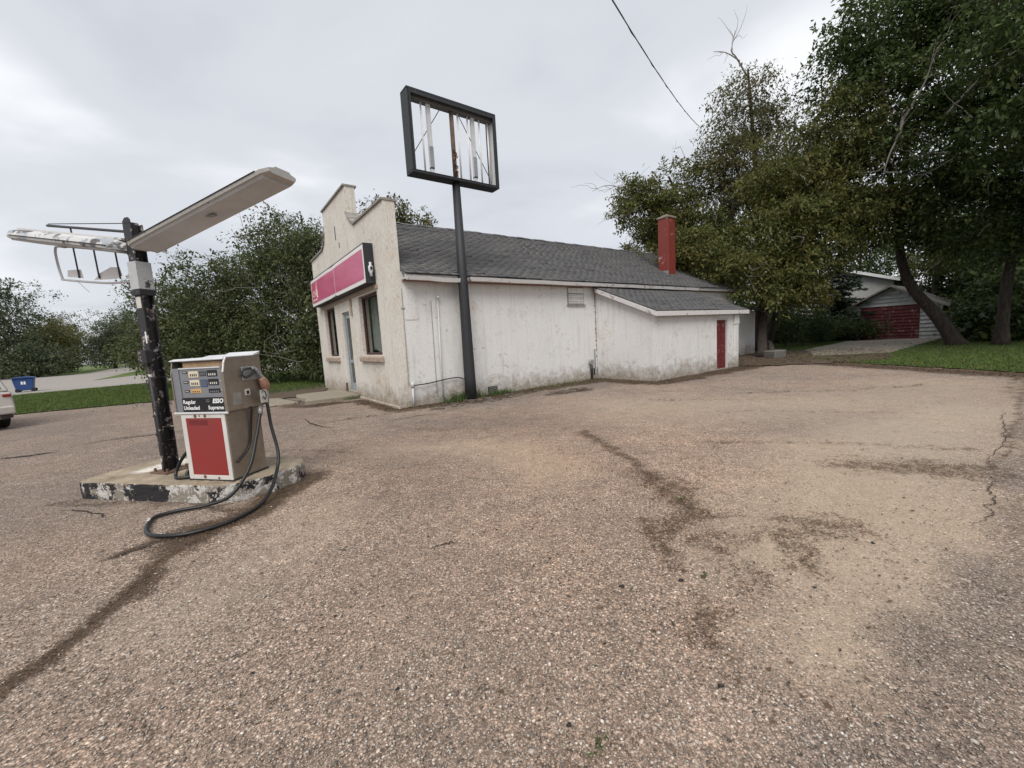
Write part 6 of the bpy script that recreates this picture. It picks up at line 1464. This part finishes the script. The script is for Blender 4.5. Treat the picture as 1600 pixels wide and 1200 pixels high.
# leaf litter and crumbs on the soil
def litter(name, n, bounds, thr, size, seed, label, z=0.004, fn=None):
    r = np.random.RandomState(seed); x = r.uniform(bounds[0], bounds[1], n); y = r.uniform(bounds[2], bounds[3], n)
    if fn is None: mm = masks(x, y)[0]; k = r.rand(n) < np.clip((mm - thr) * 1.6, 0, 1)
    else: k = fn(x, y, r)
    x, y = x[k], y[k]; n = len(x)
    a = r.uniform(0, 2 * np.pi, n); s_ = size * r.uniform(0.4, 1.4, n); w_ = s_ * r.uniform(0.25, 0.6, n)
    V = np.zeros((n, 4, 3)); zz = z + r.rand(n) * 0.012
    for q, (u_, v_) in enumerate(((-1, 0), (0, -1), (1, 0), (0, 1))):
        V[:, q, 0] = x + np.cos(a) * s_ * u_ - np.sin(a) * w_ * v_; V[:, q, 1] = y + np.sin(a) * s_ * u_ + np.cos(a) * w_ * v_; V[:, q, 2] = zz + r.normal(0, 0.25, n) * s_ * 0.6
    V[:, :, 2] = np.maximum(V[:, :, 2], 0.002)
    o = npmesh(name, V.reshape(-1, 3), np.arange(4 * n).reshape(-1, 4), 'litter'); tag(o, label, 'leaf litter', None, 'stuff'); return o
litter('leaf_litter', 60000, (-4.2, 5, 1.0, 5.6), 0.40, 0.009, 3, 'brown crumbs and dead leaf bits in the stains of the paving')
def crumbs(name, n, size, seed, label):
    r = np.random.RandomState(seed); xs, ys = [], []
    ls = [q for q in SOIL if max(abs(p[0]) for p in q[0]) < 5.2 and min(p[1] for p in q[0]) > 0.9]
    wt = np.array([sum(math.dist(a, b) for a, b in zip(q[0][:-1], q[0][1:])) * q[1] * q[2] ** 2 for q in ls]); wt /= wt.sum()
    for q, c_ in zip(ls, r.multinomial(n, wt)):
        P_ = np.array(q[0]); sg_ = r.randint(0, len(P_) - 1, c_); t = r.rand(c_)[:, None]
        p = P_[sg_] * (1 - t) + P_[sg_ + 1] * t + r.normal(0, q[1] * 0.75, (c_, 2)); xs.append(p[:, 0]); ys.append(p[:, 1])
    x, y = np.concatenate(xs), np.concatenate(ys)
    k = ~inpoly(x, y, [(-5.4, 4.6), (-3.2, 4.25), (-2.85, 4.75), (-2.9, 5.9), (-5.4, 6.0)]) & (masks(x, y)[0] > 0.25)
    x, y = x[k], y[k]; n = len(x); s_ = size * r.uniform(0.4, 1.5, n)
    a = r.uniform(0, 6.283, n); V = np.zeros((n, 3, 3))
    for q in range(3):
        V[:, q, 0] = x + np.cos(a + q * 2.1) * s_; V[:, q, 1] = y + np.sin(a + q * 2.1) * s_ * 0.7; V[:, q, 2] = 0.003 + r.rand(n) * s_ * 0.9
    tag(npmesh(name, V.reshape(-1, 3), np.arange(3 * n).reshape(-1, 3), 'litter'), label, 'crumbs', None, 'stuff')
crumbs('soil_crumbs', 26000, 0.0065, 31, 'dark soil crumbs lying in the stains of the paving')
litter('wall_litter', 110000, (-6, 13, 9, 21), 0.30, 0.028, 4, 'dead leaves and crumbs gathered along the station walls')
litter('scattered_bits', 16000, (-9, 11, 1.2, 13), 0, 0.014, 14, 'small dark leaf bits and twigs scattered over the lot', 0.004, lambda x, y, r: (r.rand(len(x)) < 0.18 + 0.5 * fbm(x, y, 0.7, 71) ** 3) & ~inpoly(x, y, [(-5.4, 4.6), (-3.2, 4.2), (-2.6, 4.9), (-3.0, 5.9), (-5.4, 6.0)]))
litter('yard_litter', 26000, (6, 24, 10, 26), 0, 0.045, 5, 'fallen brown leaves on the shaded earth past the annex', 0.03, lambda x, y, r: inpoly(x, y, ER) & (r.rand(len(x)) < 0.9))
litter('lawn_leaves', 16000, (9, 24, 7, 24), 0, 0.045, 6, 'fallen leaves on the edge of the right lawn', 0.05, lambda x, y, r: inpoly(x, y, RL) & (r.rand(len(x)) < 0.2))
# slabs of broken asphalt near the sign pole and by the hole in the paving
simple('rubble_dark', (0.15, 0.125, 0.105), 0.95, 0, 0.5, 12, 0.6)
def rubble(cx, cy, n, spread, size, seed, label):
    r = random.Random(seed); m = MB()
    for q in range(n):
        a = r.uniform(0, 6.28); d = spread * math.sqrt(r.random()); x, y = cx + d * math.cos(a) * 1.5 * cu_, cy + d * math.cos(a) * 1.5 * su_ + d * math.sin(a) * 0.5
        k = r.randint(5, 7); s_ = size * r.uniform(0.3, 1.2)
        m.T = Matrix.Translation((x, y, 0.0)) @ Matrix.Rotation(r.uniform(-0.15, 0.15), 4, 'X') @ Matrix.Rotation(r.uniform(0, 6), 4, 'Z')
        m.prism([(s_ * r.uniform(0.7, 1.1) * math.cos(6.283 * i / k), s_ * r.uniform(0.5, 0.9) * math.sin(6.283 * i / k)) for i in range(k)], -0.02, r.uniform(0.01, 0.04), 'z')
    o = m.build('rubble', 'rubble_dark', None); tag(o, label, 'rubble', None, 'stuff')
rubble(*bl(1.9, -0.75)[:2], 46, 1.0, 0.10, 1, 'flat broken paving bits strewn at the foot of the sign pole')
rubble(*bl(4.3, -1.55)[:2], 30, 0.5, 0.11, 2, 'broken paving bits round the shallow hole in the lot')
rubble(*bl(-1.9, 4.2)[:2], 40, 0.9, 0.07, 3, 'brown crumbs of paving before the door slab')
# weeds
def weeds(name, cx, cy, n, spread, h, seed, label):
    r = np.random.RandomState(seed); x = cx + r.normal(0, spread, n) * cu_; y = cy + r.normal(0, spread * 0.4, n) + (x - cx) * su_ / cu_
    a = r.uniform(0, 6.28, n); hh = h * r.uniform(0.3, 1.2, n); w_ = 0.006 + 0.006 * r.rand(n); V = np.zeros((n, 3, 3))
    V[:, 0] = np.stack([x - np.cos(a) * w_, y - np.sin(a) * w_, np.zeros(n)], -1); V[:, 1] = np.stack([x + np.cos(a) * w_, y + np.sin(a) * w_, np.zeros(n)], -1)
    V[:, 2] = np.stack([x + r.normal(0, .5, n) * hh, y + r.normal(0, .5, n) * hh, hh], -1)
    o = npmesh(name, V.reshape(-1, 3), np.arange(3 * n).reshape(-1, 3), 'weed'); tag(o, label, 'weeds', 'weeds along the walls', 'stuff')
weeds('weeds', *bl(1.75, -0.22)[:2], 700, 0.28, 0.26, 1, 'green weeds at the foot of the white wall left of the sign pole')
weeds('weeds', *bl(2.9, -0.2)[:2], 400, 0.22, 0.16, 2, 'green weeds under the foundation vent right of the sign pole')
weeds('weeds', *bl(-0.1, 3.4)[:2], 300, 0.25, 0.14, 3, 'green weeds beside the front door slab')
weeds('weeds', *bl(5.5, -0.15)[:2], 500, 1.2, 0.10, 4, 'thin dry weeds along the white side wall')
weeds('weeds', 1.55, 3.7, 24, 0.07, 0.018, 5, 'tiny green tuft in the dark stain of the paving')
weeds('weeds', 1.16, 2.48, 20, 0.03, 0.014, 6, 'tiny green tuft between the stains in the foreground')
weeds('weeds', 0.25, 1.42, 26, 0.03, 0.016, 7, 'tiny green tuft at the bottom edge of the paving')
weeds('weeds', *bl(-1.8, 9.0)[:2], 2200, 1.5, 0.16, 8, 'rough grass under the thicket left of the station')
print('TRIS', sum(sum(len(p.vertices) - 2 for p in o.data.polygons) for o in bpy.data.objects if o.type == 'MESH'))
